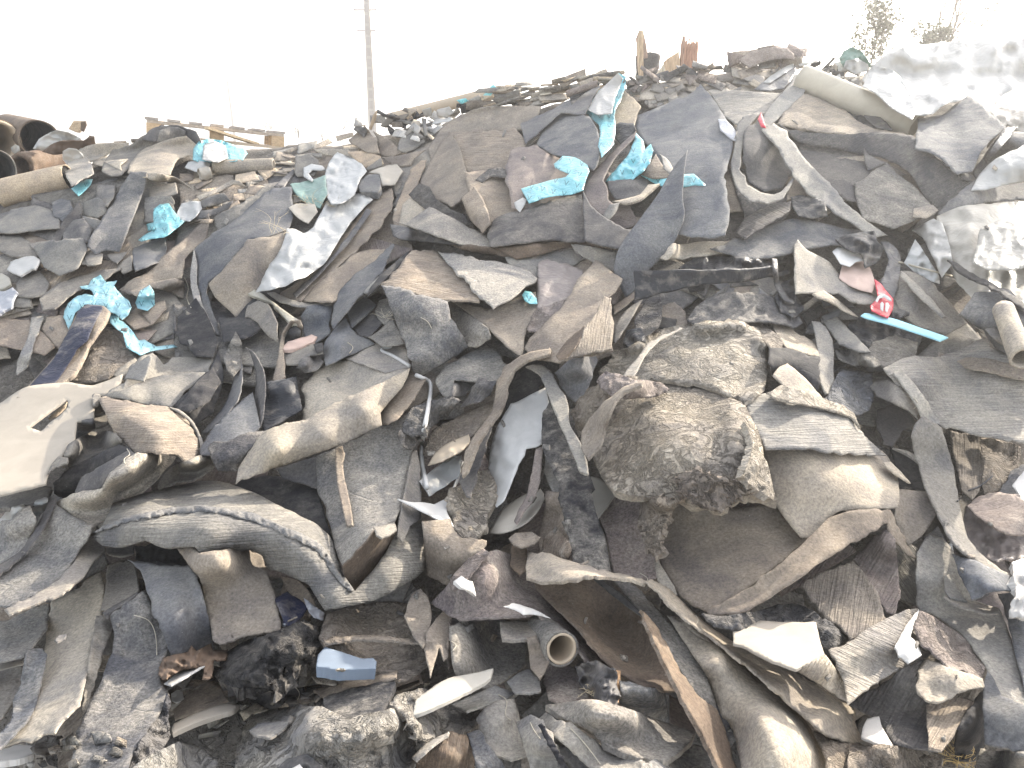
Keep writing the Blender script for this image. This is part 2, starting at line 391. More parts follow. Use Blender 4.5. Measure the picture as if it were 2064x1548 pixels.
    if ec:      # torn rims curl a little away from what lies below
        dq = np.sqrt(((V[:, None] - Q[None, ::2, :2]) ** 2).sum(-1)).min(1); ew = 16.0
        L = L + ec * np.exp(-(dq / ew) ** 2) * np.clip(vnoise(V[:, 0] / 55, V[:, 1] / 55, seed + 21) * 1.2 + .45, 0, 1.5)
    L = L / 100.0
    if Y is None:
        bb = (max(0, int((x0 - gx[0]) / CS) - 1), min(GW, int((x1 - gx[0]) / CS) + 3), max(0, int((y0 - gy[0]) / CS) - 1), min(GH, int((y1 - gy[0]) / CS) + 3))
        if bb[1] - bb[0] < 2 or bb[3] - bb[2] < 2: return None
        g = raster(T, V[:, 0], V[:, 1], L, bb); sub = TOP[bb[2]:bb[3], bb[0]:bb[1]]; mask = g > -1e8
        if drape:
            need = np.where(mask, sub + eps + th / 100 - g, 0); need = np.maximum(need, 0)
            r = min(DRAPE_MAX, max(2, int(min(x1 - x0, y1 - y0) / CS / 2.6)))
            if filler: r = min(r, 4)
            if smooth_drape != 5: r = min(r, smooth_drape)
            c = boxf(boxf(maxf(need, r) if not rigid else np.full(need.shape, np.percentile(need[mask], 98)) if mask.any() else need, max(1, r // 2)), max(1, r // 2))
            X = (V[:, 0] - gx[0]) / CS - bb[0]; Yy = (V[:, 1] - gy[0]) / CS - bb[2]
            X = np.clip(X, 0, c.shape[1] - 1.001); Yy = np.clip(Yy, 0, c.shape[0] - 1.001); i = X.astype(int); j = Yy.astype(int); a = X - i; b = Yy - j
            cv = c[j, i] * (1 - a) * (1 - b) + c[j, i + 1] * a * (1 - b) + c[j + 1, i] * (1 - a) * b + c[j + 1, i + 1] * a * b
            L = L + cv; g = np.where(mask, g + c, g)
        sub[mask] = np.maximum(g[mask], 0) if drape else np.maximum(sub[mask], g[mask])
        IDB[bb[2]:bb[3], bb[0]:bb[1]][mask] = len(ITEMS)
        W = at(V[:, 0], V[:, 1], L)
    else:
        d = ray(V[:, 0], V[:, 1]); t = Y / d[:, 1] - L; W = d * t[:, None] + np.array([0, 0, CAMZ])
    # thickness
    A = np.array(T); fn = np.cross(W[A[:, 1]] - W[A[:, 0]], W[A[:, 2]] - W[A[:, 0]])
    flip = (fn * (W[A].mean(1) - np.array([0, 0, CAMZ]))).sum(1) > 0; A[flip] = A[flip][:, ::-1]; fn[flip] *= -1
    vn = np.zeros_like(W)
    for k in range(3): np.add.at(vn, A[:, k], fn)
    vn /= np.linalg.norm(vn, axis=1)[:, None] + 1e-9
    B = W - vn * th / 100.0; nv = len(W)
    faces = [tuple(f) for f in A] + [tuple(f[::-1] + nv) for f in A]; fm = [0] * (2 * len(A))
    edges = {}
    for f in A:
        for a, b in ((f[0], f[1]), (f[1], f[2]), (f[2], f[0])): edges[(a, b)] = 1
    for (a, b) in edges:
        if (b, a) not in edges: faces.append((b, a, a + nv, b + nv)); fm.append(1)
    V3 = np.concatenate([W, B]); ca, sa = math.cos(R(ribang)), math.sin(R(ribang)); m2 = sc * 3.0 / F
    U = np.stack([((V[:, 0] - x0) * ca - (V[:, 1] - y0) * sa) * m2, ((V[:, 0] - x0) * sa + (V[:, 1] - y0) * ca) * m2], 1); U = np.concatenate([U, U])
    base = PAL[col] if rawcol is None else rawcol; jt = random.uniform(.86, 1.14); wj = random.uniform(-.03, .03)
    cc = tuple(min(.95, max(0, base[i] * (jt if base[0] < .5 else 1) * (1 + (wj, 0, -wj)[i]))) for i in range(3))
    em = M['e'] if mat in 'frcmshe' else M[mat]
    o = link_mesh(name, V3, faces, [M[mat], em], parent=parent, color=cc, fmat=fm, uv=U, rim=True)
    # sharp rim so the torn edge reads
    if parent is None: tag(o, label, cat, group)
    ITEMS.append(o); o['_f'] = 1 if filler else 0
    return o
NAMES = {'S': ('felt_sheet', 'felt sheet'), 'T': ('felt_strip', 'felt strip'), 'O': ('felt_offcut', 'felt offcut'), 'F': ('felt_flake', 'felt flake'),
         'L': ('clay_lump', 'crust lump'), 'B': ('plastic_bag', 'plastic bag'), 'W': ('plastic_sheet', 'plastic sheet'), 'K': ('cardboard_piece', 'cardboard'),
         'X': ('rubber_scrap', 'rubber scrap'), 'C': ('cloth_rag', 'cloth'), 'N': ('foam_piece', 'foam piece'), 'P': ('plank', 'plank'), 'A': ('paper_sheet', 'paper'), 'Q': ('foam_wedge', 'foam piece'), 'Z': ('rubber_scrap', 'rubber scrap')}
def build(data):
    for ln in data.strip().splitlines():
        ln = ln.strip()
        if not ln or ln[0] == '#': continue
        f = ln.split('|'); k, label, mc, opts, pts = f[:5]; inner = f[5] if len(f) > 5 else ''
        nm, cat = NAMES[k]; kw = {}
        if k in 'BW': kw.update(th=0.15, wr=1.0, crs=1.0, jag=2, wf=42)
        if k == 'L': kw.update(th=2.0, wr=1.2, crs=0.6, wf=50, jag=4)
        if k == 'X': kw.update(th=0.5, wr=1.0, crs=0.8, wf=45)
        if k in 'KA': kw.update(th=0.3, wr=0.25, jag=1.5, rigid=(k == 'K'))
        if k in 'QZ': kw.update(rigid=True)
        if k == 'C': kw.update(th=0.4, wr=0.8, crs=1.4, wf=35)
        if k in 'FO': kw.update(th=0.38)
        if k in 'ST': kw.update(crs=0.12, ec=1.5, eps=0.012)
        if k == 'O': kw.update(ec=1.2)
        for o_ in opts.split():
            key, v = o_[0], float(o_[1:])
            kw.update({'t': {'th': v}, 'j': {'jag': v}, 'w': {'wr': v}, 'c': {'crs': v}, 'r': {'ribang': v}, 'Y': {'Y': v}, 'f': {'wf': v}, 'd': {'smooth_drape': int(v)}, 'h': {'h': v}}[key])
        try: sheet(nm, label, cat, mc[0], mc[1], parse(pts), parse(inner), **kw)
        except Exception as e: print('FAILED', label, repr(e)); raise
def flakes(region, n, size, label, group, cols='gbgd', mats='ffr', cat='felt flake', name='felt_flake', lift=(0, 3), asp=(.35, .9), th=.3, ang=(-40, 25), wr=.4, curl=2.0, jg=2.2, **_):
    """n separate small torn pieces scattered in a picture region, each its own object"""
    P = np.array(parse(region), dtype=object)[:, :2].astype(float); x0, y0 = P.min(0); x1, y1 = P.max(0); k = 0; tries = 0
    while k < n and tries < n * 30:
        tries += 1
        x, y = random.uniform(x0, x1), random.uniform(y0, y1); ins = False
        for i in range(len(P)):
            (ax, ay), (bx, by) = P[i], P[(i + 1) % len(P)]
            if (ay > y) != (by > y) and x < (bx - ax) * (y - ay) / (by - ay) + ax: ins = not ins
        if not ins: continue
        s = random.uniform(*size); a = R(random.uniform(*ang)); r = random.uniform(*asp); m = random.choice((4, 4, 5, 5, 6)); l0 = random.uniform(*lift)
        tx, ty = random.uniform(-curl, curl), random.uniform(-curl, curl); pts = []
        kind_ = random.random(); r = r * (.55 if kind_ > .8 else 1); s_ = s * (1.35 if kind_ > .8 else 1)
        if kind_ < .25: cs_ = [(-1, -1), (1, -.8), (-.6, 1)]
        elif kind_ < .5: cs_ = [(-1, -1), (.5, -1), (1, -.5), (1, 1), (-1, 1)]
        else: cs_ = [(-1, -1), (1, -1), (1, 1), (-1, 1)]
        for cx_, cy_ in cs_:
            ex, ey = (cx_ + random.uniform(-.25, .25)) * s_ * .42, (cy_ + random.uniform(-.3, .3)) * s_ * .42 * r; th_ = math.atan2(cy_, cx_)
            pts.append([x + ex * math.cos(a) - ey * math.sin(a), y + ex * math.sin(a) + ey * math.cos(a), l0 + tx * math.cos(th_) + ty * math.sin(th_) + (random.uniform(0, curl) if random.random() < .2 else 0)])
        sheet(name, label, cat, random.choice(mats), random.choice(cols), pts, th=th, jag=jg, wr=wr, group=group, filler=True, smooth_drape=3, ribang=random.uniform(0, 180), eps=.003)
        k += 1
# ---------------------------------------------------------------- the ground and the body of the heap
def grid_mesh(name, xs, ys, Z, mat, **kw):
    X, Y = np.meshgrid(xs, ys); V = np.stack([X.ravel(), Y.ravel(), Z.ravel()], 1); nx = len(xs); f = []
    for j in range(len(ys) - 1):
        for i in range(nx - 1): a = j * nx + i; f.append((a, a + 1, a + nx + 1, a + nx))
    return link_mesh(name, V, f, [mat], origin=(0, 0, 0), **kw)
gm = plain('bare_earth', (0.34, 0.30, 0.25), var=0.25, scale=0.6, rough=0.95)
g = 700.0; gr = link_mesh('ground', [(-g, -30, 0), (g, -30, 0), (g, 2 * g, 0), (-g, 2 * g, 0)], [(0, 1, 2, 3)], [gm], origin=(0, 0, 0)); tag(gr, kind='structure')
xs = np.arange(-9, 9.01, .06); ys = np.concatenate([np.arange(0.9, 7, .05), np.arange(7, 22, .25)])
X_, Y_ = np.meshgrid(xs, ys); Z_ = H(X_, Y_)
Z_ = Z_ * (1 - np.clip((np.abs(X_) - 5.5 - .25 * np.maximum(Y_ - 5, 0)) / 3.0, 0, 1) ** 2) 
Z_ = Z_ + .035 * fnoise(X_ * 3.3, Y_ * 3.3, 2, 4) - .05
hm = felt('rubble_fill', rough=1.0, dust=0.5, cracks=0.5)
hp = grid_mesh('rubble_mound', xs, ys, Z_, hm, color=(.11, .10, .09)); tag(hp, kind='structure')
# ---------------------------------------------------------------- the bed: loose offcuts lying under the big sheets
BED = [("-60,470 420,350 430,720 -60,800", 32, (122, 256), 'brown and grey felt offcut half buried on the left slope of the heap', 'offcuts on the left slope'),
       ("420,370 900,330 900,700 430,760", 24, (94, 216), 'dusty felt offcut wedged between the larger sheets left of centre', 'offcuts left of centre'),
       ("900,320 1400,270 1420,700 900,700", 22, (108, 230), 'grey felt offcut wedged between the larger sheets below the crest', 'offcuts below the crest'),
       ("1400,260 2100,330 2120,760 1420,760", 26, (108, 243), 'grey felt offcut wedged between sheets on the upper right slope', 'offcuts on the upper right slope'),
       ("-60,900 500,900 500,1600 -60,1600", 24, (122, 270), 'grey felt offcut showing between the sheets at the lower left', 'offcuts at the lower left'),
       ("500,760 1100,760 1100,1600 500,1600", 29, (122, 270), 'felt offcut showing between the sheets at the lower middle', 'offcuts at the lower middle'),
       ("1100,760 1600,700 1620,1600 1100,1600", 22, (122, 270), 'brown felt offcut showing between the sheets right of centre', 'offcuts right of centre'),
       ("1600,760 2140,760 2140,1600 1600,1600", 29, (122, 270), 'grey and brown felt offcut showing between the sheets at the lower right', 'offcuts at the lower right')]
for rg, n, sz, lb, grp in BED:
    flakes(rg, n, sz, lb, grp, cols='gbbgdv', mats='ffrcfh', cat='felt offcut', name='felt_offcut', lift=(-1, 3), asp=(.4, 1.0), th=.6, wr=1.0, curl=4)
# ================================================================ LEFT CREST AND LEFT SLOPE
flakes("150,300 300,262 320,300 200,330 150,325", 16, (22, 50), 'pale flat felt flake on the far left crest', 'pale flakes on the left crest', cols='plg', ang=(-15, 15), asp=(.2, .5))
build("""
S|pale tan felt sheet lying flat on the far left crest|fp|t1|150,306,1 190,290 258,288 256,302 225,308 190,322 160,330,6
S|grey felt sheet sloping up to the left crest beside the pallet|fg||205,345,8 210,326,3 228,303 264,292 290,272 322,262 335,280 300,305 270,330 245,352,9 225,356,9
O|small pale triangular felt tongue under the grey sheet on the left crest|fp||208,326,4 232,322,4 258,320,10 243,332,6 245,345,4 224,334,4
S|black folded felt sheet thrown over the corner of the pallet|sd||286,282,3 300,264 325,252 360,254 396,264,6 405,286,14 398,298,6 380,288 345,276 312,286,8
S|crumpled grey felt lying in the fold of the black sheet by the pallet|fg|c1|315,288 322,262 342,256 360,256 374,264 372,276 350,288 330,296
S|broad pale tan felt sheet below the pallet corner, with a frayed left edge|fp|j3|256,348,10 262,325,3 282,306 312,290 352,278 374,274 398,294 390,314 362,318 352,332,8 344,352,14 300,358,14
O|small grey box-like felt piece under the pale curled tongue|fp||300,376 354,368,8 358,390,10 345,394,8 300,404,3
O|grey offcut right of the long grey strip on the left slope|fg||290,398 345,394,7 352,410 332,432 318,446,8 290,448
S|rumpled dark grey felt at the far left edge, below the big tan roll|sg|w2|-20,452 2,440 25,422 72,414 105,424 122,446 120,460,8 62,466,9 22,470,9 -20,470,7
X|crinkled black rubber scrap under the big tan roll|xd|c1.4|104,408 122,400 142,404 148,424 128,448 108,436
S|grey felt sheet at the far left edge with a looped dark strap on it|fg||-20,474 42,474 78,500 74,524,8 30,516,8 -20,500
S|grey felt sheet above the white foam lump on the left|fg||60,492 110,480 172,500 205,506 184,532,9 112,540,9 84,528,6
O|grey square felt offcut left of the long strip|fg||194,372 232,372,3 229,396,9 216,416,9 193,418,3
O|folded grey felt pocket left of the long strip|sg||168,408 196,396,9 213,410 218,430 196,440,9 168,434
O|grey felt pocket with a dark mouth beside the long strip|sg|w1|166,434,9 200,442,9 214,450,6 190,466 175,470,1 172,456
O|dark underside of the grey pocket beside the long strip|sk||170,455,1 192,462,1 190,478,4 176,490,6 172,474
T|thin dark felt strip running down to the left from the small cyan bag|sd||160,404,8 168,425,2 158,446 132,470 112,506,9 100,486 118,458,3 140,428,8
S|dark felt sheet in the shade at the foot of the thin dark strip|sd||126,468,9 150,446,6 170,438,3 186,462 178,488,10 150,490,12 128,486,12
S|dark grey felt with a torn crumpled edge above the cyan bag on the left|sg|c.6 j3|68,496 100,486,8 168,478,9 176,500 158,540,9 120,556 88,540
O|triangular dark felt flap above the square dark sheet|sg||215,512,2 255,508,8 250,516 236,532,9 222,524
O|grey felt wedge left of the square dark sheet|sg||168,518,3 185,500,6 208,512 205,532,9 176,536,9
T|long broad grey felt strip running down the left slope|fu|w.5 c0|263,345,9 296,347,9 292,372 283,400 272,430,9 264,452,12 252,482,10 240,508,3 214,502,3 192,513,5 176,496,8 186,470,13 206,442,9 226,410,5 244,376,4
T|thin curled pale felt tongue right of the long grey strip|sp|w.3|296,349,4 322,350,9 350,357,9 372,368,3 389,383,1 372,374,1 350,367,2 318,367,2 300,362,2
S|square dark grey felt sheet standing beside the long cyan bag|su|w.5|268,500,2 300,488,3 330,478 336,500 326,526,9 300,536,14 272,546,14 267,522,6
O|grey felt corner left of the square dark sheet|fg||238,530 266,514,9 266,545,9 248,552,8 236,540
S|brown felt sheet sloping up towards the bed of the cyan bags|fb|w1.2|238,584,3 262,566,6 300,546 332,512 372,480 415,440,8 420,430,9 416,480 372,520 366,560,8 330,572 284,590,9 262,594,9
S|brown layered felt sheet above the small cyan bag|fb|w1|262,588,3 300,572,8 352,560 372,566 370,600 330,586 300,578 275,598,8
""")
flakes("380,330 560,340 640,400 500,480 400,450 360,400", 46, (25, 62), 'thin layered felt flake on the crest under the grey tube', 'layered flakes under the grey tube', cols='plpbt', ang=(-30, 5), asp=(.18, .5))
flakes("560,290 700,270 760,330 640,360 560,350", 40, (22, 60), 'thin curled felt flake stacked on the crest right of the pallet', 'stacked flakes right of the pallet', cols='plbg', ang=(-25, 15), asp=(.15, .4), curl=3)
flakes("0,560 120,600 300,600 380,640 200,780 60,790 -40,760", 34, (45, 110), 'brown felt flake in the layered bank on the left edge of the heap', 'flakes in the left bank', cols='bbpgv', ang=(-35, 10), asp=(.2, .55), curl=3)
build("""
T|pale felt strip arching beside the grey tube|sp|w.4|395,396 430,382,3 470,362,6 482,364,8 498,378,3 470,372 430,392 402,404
S|grey felt sheet with a raised dark mouth under the grey tube|fg||395,410 420,396,8 452,388,12 465,404,9 440,412 420,416,8 402,420
T|dark grey shadowed strip below the raised mouth|sd||390,424 432,420,6 470,404,8 460,422,2 420,438,3 396,442
S|grey felt sheet falling from the crest to the white film|fg|w1|430,440 470,418,6 510,394 540,372 590,378 580,410 520,450,8 470,486,10 440,470
S|upright grey felt sheet edge on at the crest right of the tube|fg||595,312,8 625,310,8 642,322,8 645,336,3 632,354 600,356 594,348,3
T|narrow dark rubber strip on the crest beside the white bag|xd||552,376,3 592,340,6 594,350,3 572,378 560,380
O|pale curled felt piece above the white bag on the crest|fp|w1|628,300,3 664,300,6 700,300,10 720,322,4 690,318,1 652,312,1
O|tan felt sheet lying on the crest under the utility pole|ft||700,306,4 734,304,4 768,314,9 772,330,9 735,338 718,326
O|grey felt triangle right of the tan crest sheet|sg||733,342,2 768,318,8 772,334,6 742,344,3
S|brown felt sheet standing on the crest behind the pole's foot|fb||702,282,3 718,266,7 735,254,9 742,262,9 758,280,9 765,308,4 740,306,2 720,296,2
S|brown folded felt sheet right of the pole's foot|fb||752,264,8 775,276,9 792,288,9 810,308,3 790,318,6 770,314,4 762,306,3 762,284,3
O|small dark rubber mouth opening on the crest right of the pole|sk||780,258 800,262,2 830,256,3 826,276 800,276 785,270
S|grey felt sheet half rolled around the dark mouth on the crest|fg||800,302,2 808,278,5 832,252,10 845,268,9 856,286,6 836,300,2 818,308,1
S|pale brown felt sheet draped in a curve below the crest mouth|fb|w.6|766,316,8 800,314,9 838,306,8 858,302,6 834,320,9 828,334,3 800,336 786,330 
""")
flakes("700,262 760,228 900,216 1010,190 1000,232 880,262 860,290 790,262", 90, (14, 40), 'small mixed flake in the rubble ridge right of the utility pole', 'rubble flakes right of the pole', name='rubble_scrap', cat='scrap', cols='gpbdkwl', ang=(-50, 40), asp=(.2, .7), curl=3, mats='fffx')
build("""
K|pale slanting wood splinter at the pole's foot|bt||744,258,6 752,232,10 760,222,10 758,240,9 748,264,6
T|thin dark bent strip on the rubble right of the pole|xd||762,226,3 768,228,6 800,236,6 808,240 800,243 770,234
T|pale curled strip standing in the rubble ridge|sl||850,238,6 858,240,9 862,272,6 856,276,3 852,254,6
B|small white film scrap on the rubble ridge|pw||880,222 905,214 915,226,8 900,238 882,234
B|crinkled white film heap on the rubble ridge|pw||850,222,6 868,216,10 872,232,8 858,238,4
O|black curled flap at the left end of the brown crest sheet|sk||926,212,6 942,212,6 950,220,6 948,226,4 930,230,3
B|small cyan film scrap on the crest left of the stacked flakes|qc||920,202 938,198,6 945,204,6 930,210,3
B|thin cyan film strip hanging over the crest stack|qc||985,178 994,170,8 1000,176,8 988,194,6 976,202,3 974,192
""")
flakes("960,222 1000,176 1090,164 1235,148 1240,165 1180,190 1100,212 1000,216", 120, (26, 80), 'thin brown felt flake in the stack on the middle crest', 'stacked flakes on the middle crest', cols='pplbgt', ang=(-24, 2), asp=(.10, .3), curl=2.5)
flakes("1262,170 1300,162 1430,138 1520,112 1600,118 1600,150 1540,172 1440,190 1330,222 1290,205", 120, (22, 62), 'flat grey felt flake on the crest below the wooden stumps', 'flakes below the wooden stumps', name='felt_scale', cat='felt scrap', cols='glpbl', ang=(-25, 30), asp=(.2, .6), curl=2.5)
flakes("1490,108 1600,96 1602,130 1540,150 1490,130", 24, (28, 70), 'broad brown felt flake on the highest mound of the crest', 'flakes on the highest mound', cols='vbg', ang=(-20, 20), asp=(.3, .7), curl=3)
flakes("1610,120 1700,128 1750,160 1740,190 1680,160 1620,130", 40, (14, 36), 'small dark debris flake on the crest behind the cream tube', 'debris behind the cream tube', cols='gdkpw', ang=(-50, 40), asp=(.2, .7), curl=3)
build("""
S|crumpled dark felt humped over the highest mound of the crest|fv|w1.5 c1|1490,120,4 1515,104,3 1560,94,2 1586,97,3 1600,108,6 1602,122,9 1580,118,9 1540,124,9 1510,136,9
S|grey felt sheet sagging on the crest left of the blue sheet|fl|w1|1400,196 1440,180 1520,184,3 1545,180,8 1550,206,9 1500,236,9 1440,232,9 1420,215
""")
# ================================================================ UPPER MIDDLE: sheets below the crest
build("""
S|wide brown felt sheet under the middle crest with a thin pale upper lip|fb|t.9 w.6|862,300,3 880,270,4 915,240,6 965,220,9 1010,214,9 1062,213,9 1090,215,9 1082,240,9 1050,262 980,266 920,272 890,300,3 872,330
S|large tan ribbed felt sheet catching a patch of sun left of the cyan bag|rb|w.8 r5|905,268,6 960,262,10 1040,262,10 1062,285,8 1050,330 1000,350,6 960,362,9 935,340,6 920,300,8|985,300,12
S|smooth brown felt sheet hanging below the crest, left part|sb|w.9 c0|830,420,3 852,350,4 872,318,4 890,285,6 912,268,9 926,300,14 945,355,16 948,380,15 930,402,14 908,416,14 872,400,9 850,408,6
S|big grey brown felt sheet in the middle with a dark torn scar|fb|w1|935,345,10 1000,345,8 1060,300,5 1110,330 1130,400,8 1080,440,10 1010,460,12 975,435,12 948,392,10
X|dark torn scar of stuck rubber on the big grey brown sheet|cd|c1.2 j4|958,362,16 985,340,16 1010,337,16 1030,348,16 1022,358,16 990,354,16 972,368,16
S|small brown felt flap standing below the torn scar|fb||930,402,4 955,375,7 978,412,9 990,450,12 972,470,13 946,440,8
T|brown felt strip running down beside the white bag|sb|w1 c.3|828,344,3 848,322,4 862,320,6 845,360,6 838,400,6 818,440,8 800,470,9 790,440,6 806,395,4
S|pale felt sheet above the folded grey point, catching light|fp||800,480,4 812,410,6 826,396,9 860,412,9 872,436,9 850,440,6 822,462,6
X|black torn rubber slab along the brown hanging sheet|cd|c1.0 j4|824,392 845,370,6 866,376,9 880,400,8 905,418,8 935,432,8 948,450,8 925,462,6 890,448,3 850,416,1
S|grey slab of felt lying slantwise below the black torn slab|hl|w.5 j2.5|792,446,3 818,452,3 866,416,9 895,430,10 940,455,8 978,474,6 1002,496,8 975,500,8 930,492,14 880,476,18 830,458,12
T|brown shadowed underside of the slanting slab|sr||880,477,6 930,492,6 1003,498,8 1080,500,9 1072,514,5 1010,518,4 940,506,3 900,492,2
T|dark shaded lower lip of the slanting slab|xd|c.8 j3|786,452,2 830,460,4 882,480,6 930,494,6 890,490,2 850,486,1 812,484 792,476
""")
build("""
S|big pale grey felt sheet on the right of the cyan bag, bleached at its top|su|w.8 c.2|1276,236,4 1310,222,4 1350,206,6 1395,185,9 1412,172,10 1424,182,10 1446,215,10 1470,255,10 1476,300,12 1462,350,14 1470,430,16 1462,474,18 1430,480,18 1360,472,14 1330,420,8 1340,360,6 1310,300,8 1282,262,6|1400,260,14 1390,370,8 1430,420,14
S|pale felt sheet between the cyan bag and the big pale grey sheet|ft||1232,262 1242,190,6 1258,180,6 1290,215,8 1284,232,8 1276,262,8
S|grey ribbed felt sheet on the crest, right of centre|rl|r8|1428,184,6 1465,184 1520,184 1600,188,8 1580,220 1530,232 1490,252,8 1462,236,6 1448,212,6
X|crinkled silver film with dark stains on the big pale grey sheet|xi|c1.6|1447,240,14 1462,240,14 1482,262,13 1492,285,13 1474,280,13 1452,262,13
S|big grey felt hood left of the cyan bag with a rough torn lower edge|fu|w.6 c.1|1082,292,4 1092,258,6 1108,232,8 1126,224,9 1160,226,14 1188,236,18 1205,262,20 1210,295,20 1205,330,16 1196,345,12 1182,338,12 1150,320,18 1110,310,16
S|dark bluish felt sheet rising behind the big grey hood|su||1050,248,4 1110,222,8 1160,193,9 1203,168,9 1210,175,9 1188,215,6 1182,232,6 1130,226,5 1060,290,3
K|dark roof-like slab at the tip of the bluish sheet|xk|c.3|1145,188,6 1180,172,9 1204,163,9 1210,170,9 1180,186,9 1166,196,6 1152,212,5
S|grey felt sheet below the hood, forming the back wall of the cyan bags|sv||1030,300 1082,292,4 1110,312,4 1180,336 1178,380,6 1100,420,9 1030,420,9 1020,350,3
O|dark curled roll end beside the cyan bag|xk|c.8|1238,252,9 1250,246,12 1275,250,12 1281,262,12 1270,275,9 1252,292,6 1240,280,3
B|tall white and cyan plastic bag hanging over the crest at the centre|qc|w1.4 c2.2 j2|1180,228,6 1200,192,8 1232,160,10 1246,146,10 1262,155,10 1260,178,10 1238,232,12 1240,248,12 1238,290,16 1212,318,18 1207,290,16 1208,262,16 1196,240,10
""")
build("""
B|blown out white upper fold of the tall cyan bag|pw|w1 c1.5|1186,222,18 1202,190,18 1234,158,18 1246,147,18 1256,158,18 1240,200,19 1232,228,19 1205,232,20
B|cyan plastic bag bunched under the torn felt edge|qc|w1.5 c3 j2|1220,366,2 1240,342,4 1262,318,8 1275,290,12 1282,268,14 1296,282,14 1300,300,9 1312,290,13 1316,302,14 1310,330,12 1296,346,10 1276,362,6 1240,364,4
B|thin cyan plastic strip sticking out right of the felt horn|qc|w.6 c1|1290,352,3 1340,356,6 1376,352,10 1398,350,10 1412,362,10 1424,374,8 1400,374,8 1370,378,8 1330,374,4
O|brown felt triangle pointing up between the cyan bags|rb|r0|1288,352,3 1308,332,6 1322,310,12 1334,330,9 1355,356,6 1320,360,5
O|pale felt strip behind the brown triangle|sl||1330,310,4 1345,320,6 1360,345,4 1352,352,4 1338,340,4
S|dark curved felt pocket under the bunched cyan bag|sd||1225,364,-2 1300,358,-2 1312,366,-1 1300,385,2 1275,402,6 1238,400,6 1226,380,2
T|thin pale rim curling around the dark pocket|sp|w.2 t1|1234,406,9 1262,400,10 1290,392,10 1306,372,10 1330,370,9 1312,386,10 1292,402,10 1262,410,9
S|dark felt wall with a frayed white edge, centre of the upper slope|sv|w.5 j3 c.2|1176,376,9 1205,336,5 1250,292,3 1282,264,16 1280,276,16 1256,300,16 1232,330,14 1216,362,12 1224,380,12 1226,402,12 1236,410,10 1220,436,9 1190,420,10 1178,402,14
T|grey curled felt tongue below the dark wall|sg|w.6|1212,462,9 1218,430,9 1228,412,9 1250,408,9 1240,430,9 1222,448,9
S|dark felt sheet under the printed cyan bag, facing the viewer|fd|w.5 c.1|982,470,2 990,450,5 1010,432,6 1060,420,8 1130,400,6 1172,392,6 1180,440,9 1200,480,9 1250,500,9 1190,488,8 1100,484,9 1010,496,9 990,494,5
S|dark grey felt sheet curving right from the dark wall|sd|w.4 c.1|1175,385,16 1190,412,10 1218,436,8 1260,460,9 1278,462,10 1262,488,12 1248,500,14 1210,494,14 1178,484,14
B|printed cyan plastic bag with a pale hem, sticking out left of the dark wall|qc|w1 c.8 r-12 j1|1050,380,10 1100,366,11 1140,356,12 1146,350,11 1118,338,10 1116,330,11 1134,314,11 1160,318,8 1184,332,6 1188,345,6 1182,360,8 1176,384,12 1150,392,14 1110,396,14 1066,410,12|1150,375,20 1100,385,17
B|pale folded hem tag hanging from the printed cyan bag|pw|w.3 c.3 j1|1036,408,14 1054,398,15 1062,402,15 1058,412,15 1048,428,14 1040,420,14
T|thin brown lip folded under the dark sheet in the centre|sr|w.4|1000,500 1060,490,8 1130,486,9 1190,490,9 1250,506,8 1200,500,3 1140,500 1080,516 1040,522,1
S|grey felt scrap hanging under the brown lip|fg|c1|1150,490,8 1200,498,8 1245,510,8 1238,545,5 1210,540,6 1190,526,6 1160,506,6
S|tall felt horn with its point up, leaning across the middle of the slope|su|w.3 c.1 j1.5|1236,545,2 1248,500,4 1275,460,6 1320,400,9 1350,350,12 1368,325,18 1386,301,24 1380,340,22 1376,400,16 1380,435,14 1362,480,10 1340,515,6 1312,540,3 1290,570,2 1275,590,1 1262,598,1 1250,580
""")
build("""
S|pale tan felt sheet tucked behind the horn's right side|fp||1330,520,3 1352,490,5 1376,492,4 1420,486,4 1480,484,4 1500,500,6 1440,512,6 1380,520,8 1340,526,8
S|flat grey felt sheet right of the horn, lying across the slope|fu|w1|1490,480,4 1530,460,5 1600,440,6 1640,444,8 1700,460,8 1740,464,6 1700,490,9 1640,500,10 1560,518,12 1500,520,10 1430,500,9
S|grey felt strip rolled along the slope under the dark curved pocket at right|rd|r-25|1482,470,3 1500,440,4 1560,410,8 1595,405,9 1592,425,9 1550,452,12 1500,482,12
""")
